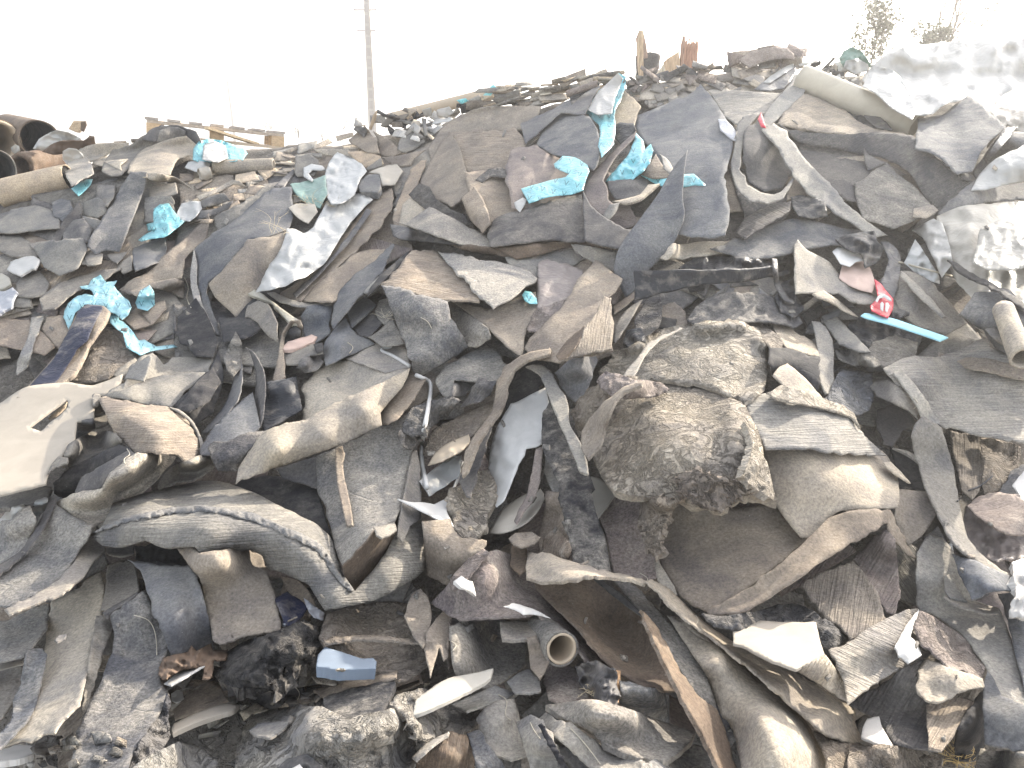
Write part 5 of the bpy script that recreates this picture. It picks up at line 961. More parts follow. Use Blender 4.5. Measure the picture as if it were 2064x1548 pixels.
# lower centre and lower right
build("""
S|mottled brown felt sheet sweeping under the pale flap, lower centre|hv|w.7 c.1|870,1215,5 905,1175,4 945,1125,3 1000,1108,3 1050,1122,4 1078,1170,6 1120,1225,7 1165,1268,9 1200,1312,11 1240,1350,12 1180,1332,16 1130,1272,17 1080,1240,16 1000,1246,16 925,1250,13
B|peeling white paint patch on the mottled brown sheet|bw|t.15 w.1 j4|1014,1222,20 1030,1216,20 1050,1220,20 1080,1230,20 1110,1246,20 1075,1238,21 1055,1240,21 1045,1232,21
O|torn brown roll of crust with a white broken tip, lower centre|cv|c1.4 w1|905,1180,9 912,1160,8 940,1130,7 975,1105,6 985,1112,7 965,1140,9 940,1170,11 915,1192,12
N|jagged white broken piece, lower centre|bw|j3 t.8|914,1172,14 930,1160,13 945,1170,13 953,1172,13 960,1202,15 945,1195,16 930,1184,16
O|brown rolled stub with a crumpled collar, centre|sr|w.5|1028,1140,12 1030,1100,10 1040,1086,9 1060,1084,9 1062,1110,11 1062,1150,13 1048,1158,14
X|crumpled felt knot on the rolled stub|fb|c1.6|1024,1085,14 1040,1074,13 1070,1072,13 1090,1082,14 1075,1096,15 1055,1104,17 1034,1100,16
O|rusty brown felt disc below the grey strap|hr|w.5|1088,1120,10 1098,1080,9 1120,1062,9 1140,1080,10 1152,1108,12 1140,1140,14 1110,1130,13
S|long brown felt belly held under the pale flap, lower centre|sr|w.5 c0|1076,1168,10 1130,1164,9 1189,1162,8 1240,1190,8 1297,1228,10 1312,1262,12 1326,1295,14 1345,1345,17 1364,1392,18 1335,1392,20 1285,1376,20 1235,1346,20 1195,1305,18 1162,1266,16 1120,1225,13 1081,1186,11|1230,1260,6 1290,1330,11
T|thin dark splints trapped beside the brown belly|sk||1190,1162,12 1205,1162,12 1250,1195,13 1300,1240,14 1295,1244,14 1240,1204,13
S|speckled grey felt strip between the brown belly and the sunlit drape|hg|w.4 c0|1236,1166,10 1270,1172,10 1300,1200,11 1345,1248,13 1400,1312,15 1428,1370,17 1447,1432,18 1420,1415,19 1394,1388,19 1351,1316,17 1300,1245,15 1262,1200,12
T|rust brown felt ribbon running down to the bottom edge|sr|w.3 c0 t.9|1292,1230,20 1310,1245,20 1330,1275,20 1355,1318,20 1396,1390,20 1446,1430,18 1458,1460,18 1470,1500,19 1492,1585,20 1460,1585,24 1440,1530,24 1421,1489,24 1378,1413,25 1345,1346,24 1315,1285,23
S|pale curled flap lit on top, lower centre|fp|w.4 c.1 t.8|1060,1165,19 1060,1140,16 1064,1110,12 1100,1113,11 1146,1130,11 1195,1142,12 1243,1155,13 1306,1170,15 1302,1178,17 1270,1168,20 1225,1164,22 1189,1163,23 1145,1170,23 1100,1173,22
S|left fold of the great sunlit drape, running to the bottom edge|fp|w.8 c0 f110|1345,1240,14 1390,1252,14 1440,1290,14 1485,1325,14 1527,1362,14 1570,1395,14 1605,1430,14 1640,1478,14 1662,1520,15 1672,1585,16 1500,1585,24 1480,1480,18 1450,1432,17 1428,1370,16 1395,1318,15|1540,1450,27 1600,1500,26 1450,1340,21 1580,1560,27
S|right fold of the great sunlit drape with a torn end|fp|w.6 c0 f110|1302,1172,16 1312,1167,15 1350,1188,12 1390,1225,11 1430,1262,10 1480,1296,9 1500,1304,9 1560,1336,9 1610,1360,9 1670,1396,9 1724,1432,9 1722,1455,11 1736,1484,12 1732,1500,14 1690,1492,18 1660,1478,20 1623,1446,20 1580,1408,20 1527,1363,20 1440,1291,20 1370,1240,19 1330,1200,18|1480,1322,20 1580,1378,21 1660,1438,21 1400,1256,19
S|brown crusty sheet under the torn end of the great drape|cb|w1 c.4|1640,1470,16 1690,1490,15 1735,1495,13 1745,1520,14 1790,1530,14 1800,1585,18 1668,1585,22 1660,1520,20
""")
build("""
O|pale bracket shaped felt scrap, lower centre|fp|t.8|1008,1252,14 1050,1250,13 1105,1255,13 1108,1272,15 1080,1280,16 1060,1288,17 1011,1290,17
T|brown strip bent down from the bracket shaped scrap|sb|w.3|1062,1284,16 1080,1280,16 1096,1305,17 1108,1328,17 1098,1350,18 1088,1370,18 1068,1345,17
O|square grey felt offcut below the bracket|fl||1021,1374,12 1045,1356,11 1067,1348,11 1087,1368,12 1090,1392,15 1065,1398,16 1038,1398,15
S|brown pointed felt sheet below the tan tube end|hv|w.6|1094,1370,10 1104,1340,9 1113,1318,9 1135,1330,10 1162,1348,11 1178,1380,13 1192,1414,15 1140,1424,17 1105,1408,15
K|short grey wooden stick in the hollow, lower centre|or|t1.5 w.1 j1|1234,1350,12 1251,1352,12 1250,1385,13 1247,1416,14 1232,1420,15 1232,1385,14
X|dark hollow with crumbled fibre beside the wooden stick|xd|c2.4|1160,1345,2 1200,1330,2 1240,1352,2 1250,1400,3 1240,1425,4 1200,1412,5 1175,1385,4
S|blue grey felt sheet below the brown belly|hu|w.4|1248,1370,4 1280,1378,4 1340,1395,5 1348,1440,9 1352,1475,12 1300,1450,10 1250,1420,6
O|red brown felt end beside the ribbon at the bottom|sv||1350,1400,8 1378,1420,8 1400,1460,10 1402,1480,13 1370,1475,13 1350,1455,12
S|large grey mottled felt slab, bottom centre|hg|w.6 c.2 t1.2|1100,1422,12 1140,1416,11 1190,1410,11 1245,1422,11 1320,1448,12 1401,1476,13 1391,1497,17 1348,1532,22 1297,1530,23 1235,1508,22 1185,1478,19 1140,1450,16
S|pale strip of felt crossing the bottom, centre|fl|w.5|1085,1450,12 1100,1436,12 1162,1466,15 1235,1515,21 1300,1535,24 1330,1585,26 1240,1585,26 1170,1530,22 1110,1480,17
S|grey felt sheet at the bottom edge right of the pale strip|hg|w.5|1290,1535,14 1350,1535,14 1400,1500,12 1425,1505,12 1450,1585,18 1300,1585,18
O|pale torn felt tongue at the bottom edge, centre|fl|w.6|1040,1455,13 1070,1440,12 1095,1450,13 1125,1508,18 1140,1585,23 1085,1585,23 1060,1520,19
X|dark tear between the felt tongues at the bottom|sk||1085,1462,15 1092,1458,15 1130,1520,20 1150,1560,22 1138,1560,22 1110,1510,18
""")
build("""
S|tall tan grey felt sheet curving down the right side|fl|w.7 c.1|1850,1228,6 1846,1180,5 1850,1112,3 1872,1075,2 1900,1085,2 1921,1110,3 1945,1170,5 1965,1210,7 2014,1228,8 2030,1262,10 2042,1296,12 2060,1370,15 2075,1440,18 2040,1425,19 2010,1400,18 1990,1352,16 1965,1310,13 1937,1278,11 1885,1240,8
T|folded lip on the tall tan grey sheet|sg|w.3|1902,1205,12 1906,1198,12 1960,1212,12 2012,1226,13 2012,1236,15 1985,1236,15 1930,1222,14
O|curved scar flap on the tall tan grey sheet|fg||1903,1160,10 1918,1155,10 1940,1200,12 1950,1212,12 1915,1206,12 1904,1190,12
S|dark blue felt triangle hanging at the right edge|su|w.4|1920,1118,8 1960,1126,8 2010,1150,9 2050,1168,10 2042,1190,12 1997,1194,15 1960,1210,16 1936,1165,12
S|slate sheet at the right edge below the dark triangle|fu|w.7|2010,1196,3 2048,1190,3 2115,1185,3 2115,1400,12 2070,1400,12 2050,1330,10 2036,1270,7
N|white crumbling foam block at the right edge|bw|w1.5 c1.5 t2|2040,1135,12 2060,1128,11 2115,1124,11 2115,1258,18 2060,1250,18 2034,1246,17 2036,1222,15 2048,1200,14 2044,1165,12
S|brown ribbed leaf hanging below the domed sheet|rv|r60 w.5|1720,1128,8 1742,1098,7 1790,1062,6 1802,1090,7 1808,1130,9 1813,1195,13 1803,1238,16 1786,1234,16 1768,1205,14 1752,1175,12
S|square ribbed brown sheet below the domed sheet|rb|r80 w.4 c0|1612,1180,10 1660,1152,9 1719,1128,9 1737,1150,10 1755,1176,12 1772,1208,14 1787,1246,16 1760,1262,18 1713,1289,19 1690,1262,16 1664,1240,14 1640,1215,12
X|dark wrinkled crust strip above the cream card|cd|c1.2 w1|1415,1236,10 1460,1240,9 1520,1232,8 1596,1214,8 1637,1232,10 1680,1262,13 1714,1288,15 1680,1308,18 1645,1296,17 1600,1270,15 1500,1275,14 1440,1262,12
K|smooth cream card tilted beside the great drape|bz|w.3 t.5 j1.2|1477,1298,15 1478,1268,13 1500,1264,12 1533,1250,11 1585,1254,11 1645,1254,12 1652,1288,15 1662,1320,18 1632,1336,20 1604,1350,21 1540,1326,19 1500,1304,16
S|sunlit tan end piece between the cream card and the crossing strip|rp|r60 w.3|1604,1352,18 1640,1332,18 1664,1320,18 1682,1345,18 1700,1372,19 1714,1392,20 1708,1412,21 1660,1385,20
S|wide ribbed felt strip crossing the lower right|rl|r-25 w.5 c.2|1670,1310,12 1700,1300,11 1740,1272,10 1800,1240,8 1832,1228,8 1852,1226,8 1868,1265,10 1884,1318,13 1840,1340,16 1800,1357,18 1750,1388,20 1708,1418,22 1700,1375,18 1690,1345,15
N|torn white foam patch on the crossing strip|bw|j4 t.4 w.5 c.5|1803,1306,18 1812,1285,16 1826,1262,14 1840,1240,13 1852,1228,12 1853,1248,13 1840,1268,15 1836,1284,16 1850,1300,18 1858,1320,19 1832,1338,21 1812,1325,20
S|brown cracked bark-like felt right of the white foam patch|cv|c1 w.7|1842,1256,14 1856,1232,12 1884,1244,11 1937,1280,11 1965,1312,12 1986,1346,14 1982,1370,16 1950,1358,18 1910,1342,18 1884,1320,18 1855,1290,16
S|dark ribbed felt box side at the lower right|rd|r60 w.4 c0|1709,1416,12 1760,1388,11 1809,1355,10 1863,1328,9 1850,1360,10 1850,1392,12 1883,1417,14 1937,1403,12 1966,1414,12 1940,1452,15 1915,1490,18 1896,1514,20 1850,1508,20 1800,1498,19 1773,1452,16 1740,1435,14
T|tan ribbed end of the dark box side|rb|r60 w.3|1868,1420,18 1905,1412,17 1940,1404,16 1967,1414,16 1942,1452,19 1912,1495,22 1898,1514,23 1872,1508,23
O|pale rough felt flap lying over the dark ribbed box|fp|w.7 c.3|1846,1378,17 1852,1350,15 1866,1328,14 1910,1344,15 1950,1356,16 1980,1368,15 1985,1385,15 1950,1392,19 1917,1408,21 1886,1418,21 1860,1408,20 1847,1398,19
N|white triangular card upright beside the torn drape end|bw|t.5 j3|1735,1486,18 1740,1464,17 1748,1448,16 1772,1444,16 1780,1468,17 1800,1503,20 1770,1500,21
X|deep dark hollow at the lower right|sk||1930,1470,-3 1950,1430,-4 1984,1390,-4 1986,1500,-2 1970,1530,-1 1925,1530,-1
S|curved slate felt panel at the lower right edge|su|w.4 c0|1983,1378,12 1990,1352,10 2002,1368,11 2019,1403,14 2064,1425,16 2115,1445,17 2115,1512,20 2050,1512,20 1984,1498,17 1982,1440,14
S|grey felt sheet at the lower right corner|hg|w.6|1965,1545,8 1975,1508,7 2020,1512,7 2115,1518,8 2115,1590,14 1960,1590,13
S|lumpy crust sheet at the bottom edge right of the great drape|cb|w1.2 c1|1715,1502,12 1760,1500,11 1800,1502,11 1850,1514,12 1900,1530,13 1890,1590,18 1700,1590,18
""")
# ================================================================ THINGS STANDING ON AND ROUND THE HEAP
def world_top(px, py, extra=0.0):
    return at(px, py, float(bil(TOP, px, py)) + extra)
def mark(px, py, rpx, lift):
    m = (PXG - px) ** 2 + (PYG - py) ** 2 < rpx * rpx; TOP[m] = np.maximum(TOP[m], lift)
def frame_of(d):
    d = d / np.linalg.norm(d); u = np.cross(d, [0, 0, 1.0]); u /= np.linalg.norm(u) + 1e-9; v = np.cross(u, d); return d, u, v
def tube_mesh(A, B, r0, r1, wall=0.12, n=40, rings=14, wob=0.02, seed=1, closed=False, rag=0.0, sag=0.0):
    A = np.asarray(A, float); B = np.asarray(B, float); d, u, v = frame_of(B - A); V = []; fs = []
    for lay in range(2):
        for k in range(rings + 1):
            t = k / rings; c = A + (B - A) * t + np.array([0, 0, -sag * 4 * t * (1 - t)]); r = r0 + (r1 - r0) * t; r = r * (1 - (wall if lay else 0))
            for i in range(n):
                a = 2 * math.pi * i / n
                q = r * (1 + wob * float(fnoise(math.cos(a) * 1.3 + t * 2, math.sin(a) * 1.3, seed + 3, 2)))
                off = d * (rag * float(fnoise(a * 2.5, t * 0 + 1, seed, 3)) if k in (0, rings) else 0)
                V.append(c + u * math.cos(a) * q + v * math.sin(a) * q + off)
    N = n * (rings + 1)
    for k in range(rings):
        for i in range(n):
            a, b = k * n + i, k * n + (i + 1) % n
            fs.append((a, b, b + n, a + n)); fs.append((N + a, N + a + n, N + b + n, N + b))
    for k in (0, rings):
        for i in range(n):
            a, b = k * n + i, k * n + (i + 1) % n; fs.append((a, N + a, N + b, b) if k == 0 else (a, b, N + b, N + a))
    return V, fs
def tube(name, label, cat, mat, col, p0, p1, rpx, rpx1=None, Y=None, Y1=None, group=None, core=None, lift=0.0, wall=.12, dl=0.0, rag=.004, wob=.03, liner=None, **kw):
    """a hollow roll between two picture points, resting on what is already there"""
    rpx1 = rpx1 or rpx
    if Y is None:
        l = max(float(bil(TOP, p0[0] + (p1[0] - p0[0]) * t, p0[1] + (p1[1] - p0[1]) * t)) for t in np.linspace(0, 1, 7)) 
        t0 = float(bil(BASE, *p0)); rad = rpx * t0 / F; l = l + rad * .6 + lift
        A = at(*p0, l + dl); B = at(*p1, l - dl)
        for t in np.linspace(0, 1, 30): mark(p0[0] + (p1[0] - p0[0]) * t, p0[1] + (p1[1] - p0[1]) * t, rpx, l + rad)
    else: A = atY(*p0, Y); B = atY(*p1, Y1 or Y); rad = rpx * Y / F
    r1 = rad * rpx1 / rpx; base = (A + B) / 2
    if core or liner:
        root = empty(name, base - np.array([0, 0, rad])); tag(root, label, cat, group)
        V, f = tube_mesh(A, B, rad, r1, wall, rag=rag, wob=wob, seed=int(p0[0]), **kw); link_mesh('outer_wrap', V, f, [M[mat]], parent=root, color=PAL[col])
        if core:
            V, f = tube_mesh(A - (B - A) * .004, B + (B - A) * .004, rad * (1 - wall) * .985, r1 * (1 - wall) * .985, .16, rag=.001, wob=.008, seed=3); link_mesh('core', V, f, [M['b']], parent=root, color=PAL[core])
        if liner:
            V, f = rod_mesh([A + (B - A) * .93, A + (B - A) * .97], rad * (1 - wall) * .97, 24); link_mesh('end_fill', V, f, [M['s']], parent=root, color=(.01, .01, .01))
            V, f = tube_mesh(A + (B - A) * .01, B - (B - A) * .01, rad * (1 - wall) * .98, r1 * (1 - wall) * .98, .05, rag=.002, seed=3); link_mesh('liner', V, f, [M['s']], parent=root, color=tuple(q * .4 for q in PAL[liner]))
        return root
    V, f = tube_mesh(A, B, rad, r1, wall, rag=rag, wob=wob, seed=int(p0[0]), **kw); o = link_mesh(name, V, f, [M[mat]], color=PAL[col]); tag(o, label, cat, group); return o
def rod_mesh(P, r, n=7, r1=None):
    P = [np.asarray(p, float) for p in P]; V = []; f = []; m = len(P)
    for k, p in enumerate(P):
        d = P[min(k + 1, m - 1)] - P[max(k - 1, 0)]; _, u, v = frame_of(d + 1e-9); rr = r + ((r1 if r1 is not None else r) - r) * k / (m - 1)
        for i in range(n): a = 2 * math.pi * i / n; V.append(p + (u * math.cos(a) + v * math.sin(a)) * rr)
    for k in range(m - 1):
        for i in range(n): a, b = k * n + i, k * n + (i + 1) % n; f.append((a, b, b + n, a + n))
    f.append(tuple(range(n))[::-1]); f.append(tuple((m - 1) * n + i for i in range(n))); return V, f
def spline(P, k=6):
    P = [np.asarray(p, float) for p in P]; out = []
    for i in range(len(P) - 1):
        p0, p1, p2, p3 = P[max(i - 1, 0)], P[i], P[i + 1], P[min(i + 2, len(P) - 1)]
        for j in range(k):
            t = j / k; out.append(.5 * (2 * p1 + (p2 - p0) * t + (2 * p0 - 5 * p1 + 4 * p2 - p3) * t * t + (3 * p1 - p0 - 3 * p2 + p3) * t ** 3))
    out.append(P[-1]); return out
def cord(name, label, cat, col, pts, rpx, lift=0.01, mat='b', group=None, flat=1):
    P = parse(pts); W = []
    dense = spline([[p[0], p[1], 0 if p[2] is None else p[2]] for p in P], 5)
    for q in dense: W.append(world_top(q[0], q[1], lift + q[2] / 100))
    # smooth the depth a little so the cord hangs
    W = np.array(W)
    for _ in range(2): W[1:-1] = .25 * W[:-2] + .5 * W[1:-1] + .25 * W[2:]
    t = float(bil(BASE, dense[0][0], dense[0][1])); V, f = rod_mesh(list(W), rpx * t / F, 6)
    o = link_mesh(name, V, f, [M[mat]], color=PAL[col]); tag(o, label, cat, group); return o
class MB:
    def __init__(s): s.V = []; s.F = []
    def add(s, V, F_): n = len(s.V); s.V += [tuple(v) for v in V]; s.F += [tuple(i + n for i in f) for f in F_]
    def box(s, c, sx, sy, sz, ax=None, jag=0, seg=1):
        c = np.asarray(c, float); X, Y, Z = ax if ax is not None else (np.array([1., 0, 0]), np.array([0, 1., 0]), np.array([0, 0, 1.]))
        b = min(sx, sy, sz) * .06; V = []
        for dx in (-1, 1):
            for dy in (-1, 1):
                for dz in (-1, 1): V.append(c + X * dx * sx / 2 + Y * dy * sy / 2 + Z * dz * sz / 2 + rng.uniform(-1, 1, 3) * jag)
        s.add(V, [(0, 1, 3, 2), (4, 6, 7, 5), (0, 4, 5, 1), (2, 3, 7, 6), (0, 2, 6, 4), (1, 5, 7, 3)])
    def link(s, name, mat, parent=None, color=None, smooth=False): return link_mesh(name, s.V, s.F, [mat], parent=parent, color=color, smooth=smooth)
M['w'] = plain('grey_wood', (0.62, 0.56, 0.48), var=0.3, scale=5, grain=(3, 14, 14), bump=.6, rough=.85); obj_coloured(M['w'])
M['W'] = plain('rotten_wood', (0.62, 0.56, 0.48), var=0.45, scale=5, grain=(16, 16, 2.5), bump=.9, rough=.9); obj_coloured(M['W'])
# ---- pallet on the left crest
A = atY(296, 268, 6.9); B = atY(572, 296, 7.3); ax_ = (B - A); Lp = np.linalg.norm(ax_); X = ax_ / Lp; Yv = np.cross([0, 0, 1.0], X); Yv /= np.linalg.norm(Yv); Zv = np.cross(X, Yv)
Wp = .9; root = empty('pallet', (A + B) / 2 + Yv * Wp / 2); tag(root, 'weathered wooden pallet lying on the left crest behind the blue white bag', 'pallet')
def pl(s, t, z): return A + X * s * Lp + Yv * t * Wp + Zv * z
for k in range(3):
    m = MB(); m.box(pl(.5, .06 + .44 * k, -.012), Lp, .10, .022, (X, Yv, Zv)); m.link('base_board', M['w'], root, (.42, .34, .25))
    m = MB(); m.box(pl(.5, .06 + .44 * k, .098), Lp, .10, .022, (X, Yv, Zv)); m.link('stringer_board', M['w'], root, (.40, .33, .26))
    for s in (.045, .5, .955):
        m = MB(); m.box(pl(s, .06 + .44 * k, .043), .11, .10, .084, (X, Yv, Zv), jag=.003); m.link('block', M['w'], root, (.46, .33, .20))
for k in range(7):
    m = MB(); m.box(pl(.035 + k * .155, .5, .121), .105, Wp, .02, (X, Yv, Zv), jag=.002); m.link('deck_board', M['w'], root, (.33, .29, .25))
m = MB(); a_ = pl(.42, -.08, .09); b_ = pl(.8, .1, .0); dd_ = (b_ - a_); ll = np.linalg.norm(dd_); dd_ /= ll; yy_ = np.cross([0, 0, 1.], dd_); yy_ /= np.linalg.norm(yy_)
m.box((a_ + b_) / 2, ll, .09, .02, (dd_, yy_, np.cross(dd_, yy_))); o = m.link('plank', M['w'], None, (.55, .42, .26)); tag(o, 'loose slanting wooden plank leaning against the front of the pallet', 'plank')
# ---- rolls and tubes
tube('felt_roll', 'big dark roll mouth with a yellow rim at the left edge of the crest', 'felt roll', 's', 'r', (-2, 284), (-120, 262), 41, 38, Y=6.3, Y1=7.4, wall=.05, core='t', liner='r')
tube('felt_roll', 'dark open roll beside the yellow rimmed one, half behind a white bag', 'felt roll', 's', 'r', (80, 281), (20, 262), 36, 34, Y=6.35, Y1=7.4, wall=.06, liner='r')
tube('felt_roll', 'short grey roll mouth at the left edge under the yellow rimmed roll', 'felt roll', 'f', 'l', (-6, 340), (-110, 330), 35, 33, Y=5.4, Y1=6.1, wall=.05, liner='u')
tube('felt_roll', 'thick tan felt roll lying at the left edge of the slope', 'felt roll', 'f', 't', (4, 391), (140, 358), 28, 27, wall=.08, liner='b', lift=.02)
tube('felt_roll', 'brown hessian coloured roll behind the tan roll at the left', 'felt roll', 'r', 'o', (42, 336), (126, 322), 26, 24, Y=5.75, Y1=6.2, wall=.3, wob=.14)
tube('cardboard_tube', 'grey cardboard tube lying level on the left crest below the pallet', 'cardboard tube', 's', 'p', (432, 338), (552, 333), 15, 14, wall=.14, core='p', lift=.03)
tube('cardboard_tube', 'long cream plastic pipe slanting down from the right crest', 'pipe', 'b', 'y', (1616, 158), (1846, 254), 25, 24, wall=.06, dl=.08, lift=.06, wob=.006)
tube('felt_roll', 'grey felt roll with a tan cardboard core, seen end on at the lower centre', 'felt roll', 'h', 'g', (1132, 1308), (1086, 1268), 31, 28, wall=.12, core='t', dl=.06, lift=-.03)
tube('felt_roll', 'dusty grey tube standing at the right edge above the ribbed sheet', 'felt roll', 's', 'p', (2022, 624), (2062, 724), 17, 18, wall=.2, lift=.02, dl=-.02)
tube('long_pipe', 'long pale brown pipe lying along the crest right of the utility pole', 'pipe', 'b', 't', (785, 240), (1010, 184), 11, 11, Y=7.4, Y1=7.0, wob=.01)
tube('paper_coil', 'loose pale paper coil at the left end of the grey cardboard tube', 'paper coil', 'b', 'z', (402, 352), (424, 348), 12, 12, wall=.05, wob=.15)
tube('felt_roll', 'thin grey felt tube lying in the middle crest flakes', 'felt roll', 'f', 'v', (1142, 190), (1204, 168), 6, 6, wall=.3)
build("""
B|white bag draped over the mouths of the dark rolls at left|pw|Y5.9 w2 c4|66,300 78,280,6 95,270,8 115,262,8 140,268,8 165,280,4 170,288 140,292 105,300 85,304
C|brown stained cloth folded over the left rolls|bo|Y5.8 w2 c3 f50|84,306 105,290,4 130,284,6 168,285,5 180,272,6 190,275,4 192,292 186,304 150,306 110,312
B|small white tissue stuck to the yellow rimmed roll|pw|Y5.5 w1 c2|22,298 30,292,3 38,294 40,304 30,310 24,306
B|white plastic bag between the hessian roll and the grey slope|pw|Y5.4 w3 c3|126,305 138,298,6 155,300,8 166,310 170,318 150,322 135,332 126,322
K|tan felt box end standing up on the left crest|ft|Y6.2 w1 c0 t2|138,260 148,244,4 172,244,2 173,252 160,268 152,266
K|dark side of the tan box end on the left crest|sr|Y6.1 w1 c0 t1|162,262 163,246 172,244,2 174,252,2 168,266,2
O|grey felt corner covering the right end of the tan roll|fl|c.6|125,338,12 150,316,10 172,314,8 186,334,9 190,350,12 168,362,15 142,376,18 136,358,16
B|green and white net bag half buried on the right crest|pG|w2 c3|1690,118 1700,102,3 1718,94,4 1738,104,4 1752,124,4 1758,136,3 1730,140,2 1700,136,2
B|white dusty lower half of the green net bag|pw|w1.5 c2.6|1700,138,2 1705,122,3 1730,118,4 1750,130,4 1752,142,4 1725,150,5
B|white film edge between the blue grey sheet and the crest|pw|w1 c2|1538,166 1560,148 1585,134,2 1600,128,3 1600,136,2 1575,152,2 1550,168
K|thin pale blue plastic strip lying across the charred rubber at right|bC|t.5 w.2 j.6|1735,636,12 1742,631,12 1754,632,12 1801,642,13 1860,662,14 1912,680,15 1896,687,15 1840,668,15 1790,652,14 1750,642,13
""")
# ---- the red bag with white lettering
o = sheet('plastic_bag', 'small red plastic bag with white lettering under the black glove', 'plastic bag', 'p', 'R', parse("1762,562,10 1775,572,10 1787,586,10 1801,602,10 1800,622,12 1790,642,13 1772,634,14 1757,627,14 1754,616,14 1770,600,13"), th=.15, wr=1, crs=1.2)
for i_, q in enumerate(["1764,606 1770,596 1782,592 1794,600 1798,607 1792,606 1782,599 1773,602 1768,610", "1774,612 1778,608 1782,612 1780,628 1775,624", "1785,610 1790,610 1793,616 1788,630 1784,626"]):
    sheet('lettering', None, None, 'b', 'w', [[a, b, 15] for a, b, _ in parse(q)], th=.05, wr=.1, jag=.3, h=3, parent=o, eps=.001)
# ---- cords, strings, sticks
cord('string', 'flat white string bent into a hook above the tan folded sheet', 'string', 'w', "790,699 772,703 771,708 790,716 826,738", 3.4)
cord('string', 'white flat cord hanging down over the rough grey panel', 'string', 'w', "838,756 857,764 867,772 868,792 860,840 851,885 850,930 856,960 861,984", 4.2, lift=.03)
cord('string', 'second end of the white cord splayed beside the first', 'string', 'w', "852,940 850,960 856,978 859,986", 1.8)
cord('stick', 'pale thin stick with a split end pointing right above the bag pile corner', 'stick', 'y', "1812,528 1860,541 1918,556", 2.0, lift=.03)
cord('stick', 'thin dark cable lying along the ridge of the wide ribbed sheet', 'cable', 'd', "1930,1010 1950,990 1975,980 2000,960", 1.6)
for a in ["848,640 862,648 870,662", "1400,1262 1408,1250 1402,1240", "372,560 380,580 376,600 385,620", "270,1240 300,1250 314,1280 316,1320", "1836,1160 1812,1152 1816,1138 1826,1130", "700,690 712,700 704,712", "1290,1155 1306,1166 1300,1176",
          "905,1290 920,1300 912,1312", "590,1380 604,1396 600,1410", "1004,1400 1022,1412 1018,1440 1030,1452", "1840,800 1850,812 1842,824", "1470,246 1486,262 1480,280", "256,905 262,916 250,925 252,935", "1150,1468 1180,1500 1210,1540", "1062,1440 1075,1470 1090,1490"]:
    cord('thread', 'fine pale loose thread lying on the felt', 'thread', 'y', a, .8, group='fine loose threads', lift=.006)
# ---- wood on the crest
def upright(name, label, cat, mat, col, pts, Y, th, parts=()):
    """a plank standing on the crest: outline in the picture at distance Y, real thickness th"""
    P = parse(pts); Q = outline([[a, b, 0] for a, b, _ in P], 4, .8, int(P[0][0]))[:, :2]; W = np.array([atY(a, b, Y) for a, b in Q]); n = len(W)
    Bk = W + np.array([0, th, 0]); return W, Bk, n
def plank_up(name, label, cat, mat, col, pts, Y, th, turn=.0):
    W, Bk, n = upright(name, label, cat, mat, col, pts, Y, th); c = W.mean(0)
    for A_ in (W, Bk): A_[:, 1] += (A_[:, 0] - c[0]) * turn
    V = np.concatenate([W, Bk]); f = [tuple(range(n)), tuple(range(n, 2 * n))[::-1]] + [(i, i + n, (i + 1) % n + n, (i + 1) % n) for i in range(n)]
    o = link_mesh(name, V, f, [M[mat]], color=col, smooth=False); tag(o, label, cat); return o
plank_up('post', 'thin upright wooden post on the crest, tallest of the wood pieces', 'post', 'W', (.40, .30, .20), "1285,100 1289,62 1297,62 1297,100 1297,165 1289,165", 6.0, .05)
plank_up('post', 'weathered board end leaning behind the thin upright post', 'board', 'W', (.26, .20, .16), "1282,78 1288,62 1296,62 1302,84 1307,116 1300,118 1290,100 1284,92", 6.15, .03, .3)
plank_up('wood_board', 'flat brown board standing slanted on the crest left of the jagged stump', 'board', 'W', (.44, .32, .21), "1337,124 1370,102 1373,142 1355,150 1342,154", 6.0, .03, .4)
plank_up('wood_board', 'pale plank leaning under the slanted brown board', 'board', 'W', (.48, .40, .30), "1316,160 1338,128 1342,150 1336,160 1322,164", 5.95, .03, -.3)
# jagged stump: a rough bundle of splintered staves
root = empty('wood_stump', atY(1392, 143, 6.1)); tag(root, 'reddish brown jagged wooden stump standing on the crest', 'stump')
V = []; fs = []; n = 30; cs = atY(1394, 143, 6.1); w_ = 17 * 6.1 / F
rings = 9
for k in range(rings):
    for i in range(n):
        a = 2 * math.pi * i / n; r = w_ * (1 + .10 * float(vnoise(i * .9, 0, 5)) + .04 * math.sin(i * 2.3)); hgt = (.225 + .035 * float(fnoise(i * .8, 2, 9, 2))) * k / (rings - 1) - .02
        V.append(cs + np.array([math.cos(a) * r, .12 + math.sin(a) * r * .8, hgt]))
for k in range(rings - 1):
    for i in range(n): a, b = k * n + i, k * n + (i + 1) % n; fs.append((a, b, b + n, a + n))
V.append(cs + np.array([0, .12, .16])); fs += [((rings - 1) * n + i, (rings - 1) * n + (i + 1) % n, len(V) - 1) for i in range(n)]
link_mesh('trunk', V, fs, [M['W']], parent=root, color=(.32, .19, .13))
m = MB(); m.box(atY(1376, 110, 6.03), .022, .03, .24, jag=.004); m.link('splinter', M['W'], root, (.28, .18, .13))
for q in range(5):
    m = MB(); m.box(atY(1384 + q * 5, 88 - (q % 2) * 3, 6.06), .008, .008, .05, jag=.003); m.link('splinter', M['W'], root, (.3, .19, .13))
tube('bucket', 'dark round bucket like roll behind the thin post on the crest', 'bucket', 's', 'd', (1306, 114), (1304, 166), 23, 20, Y=6.35, Y1=6.3, wall=.08)
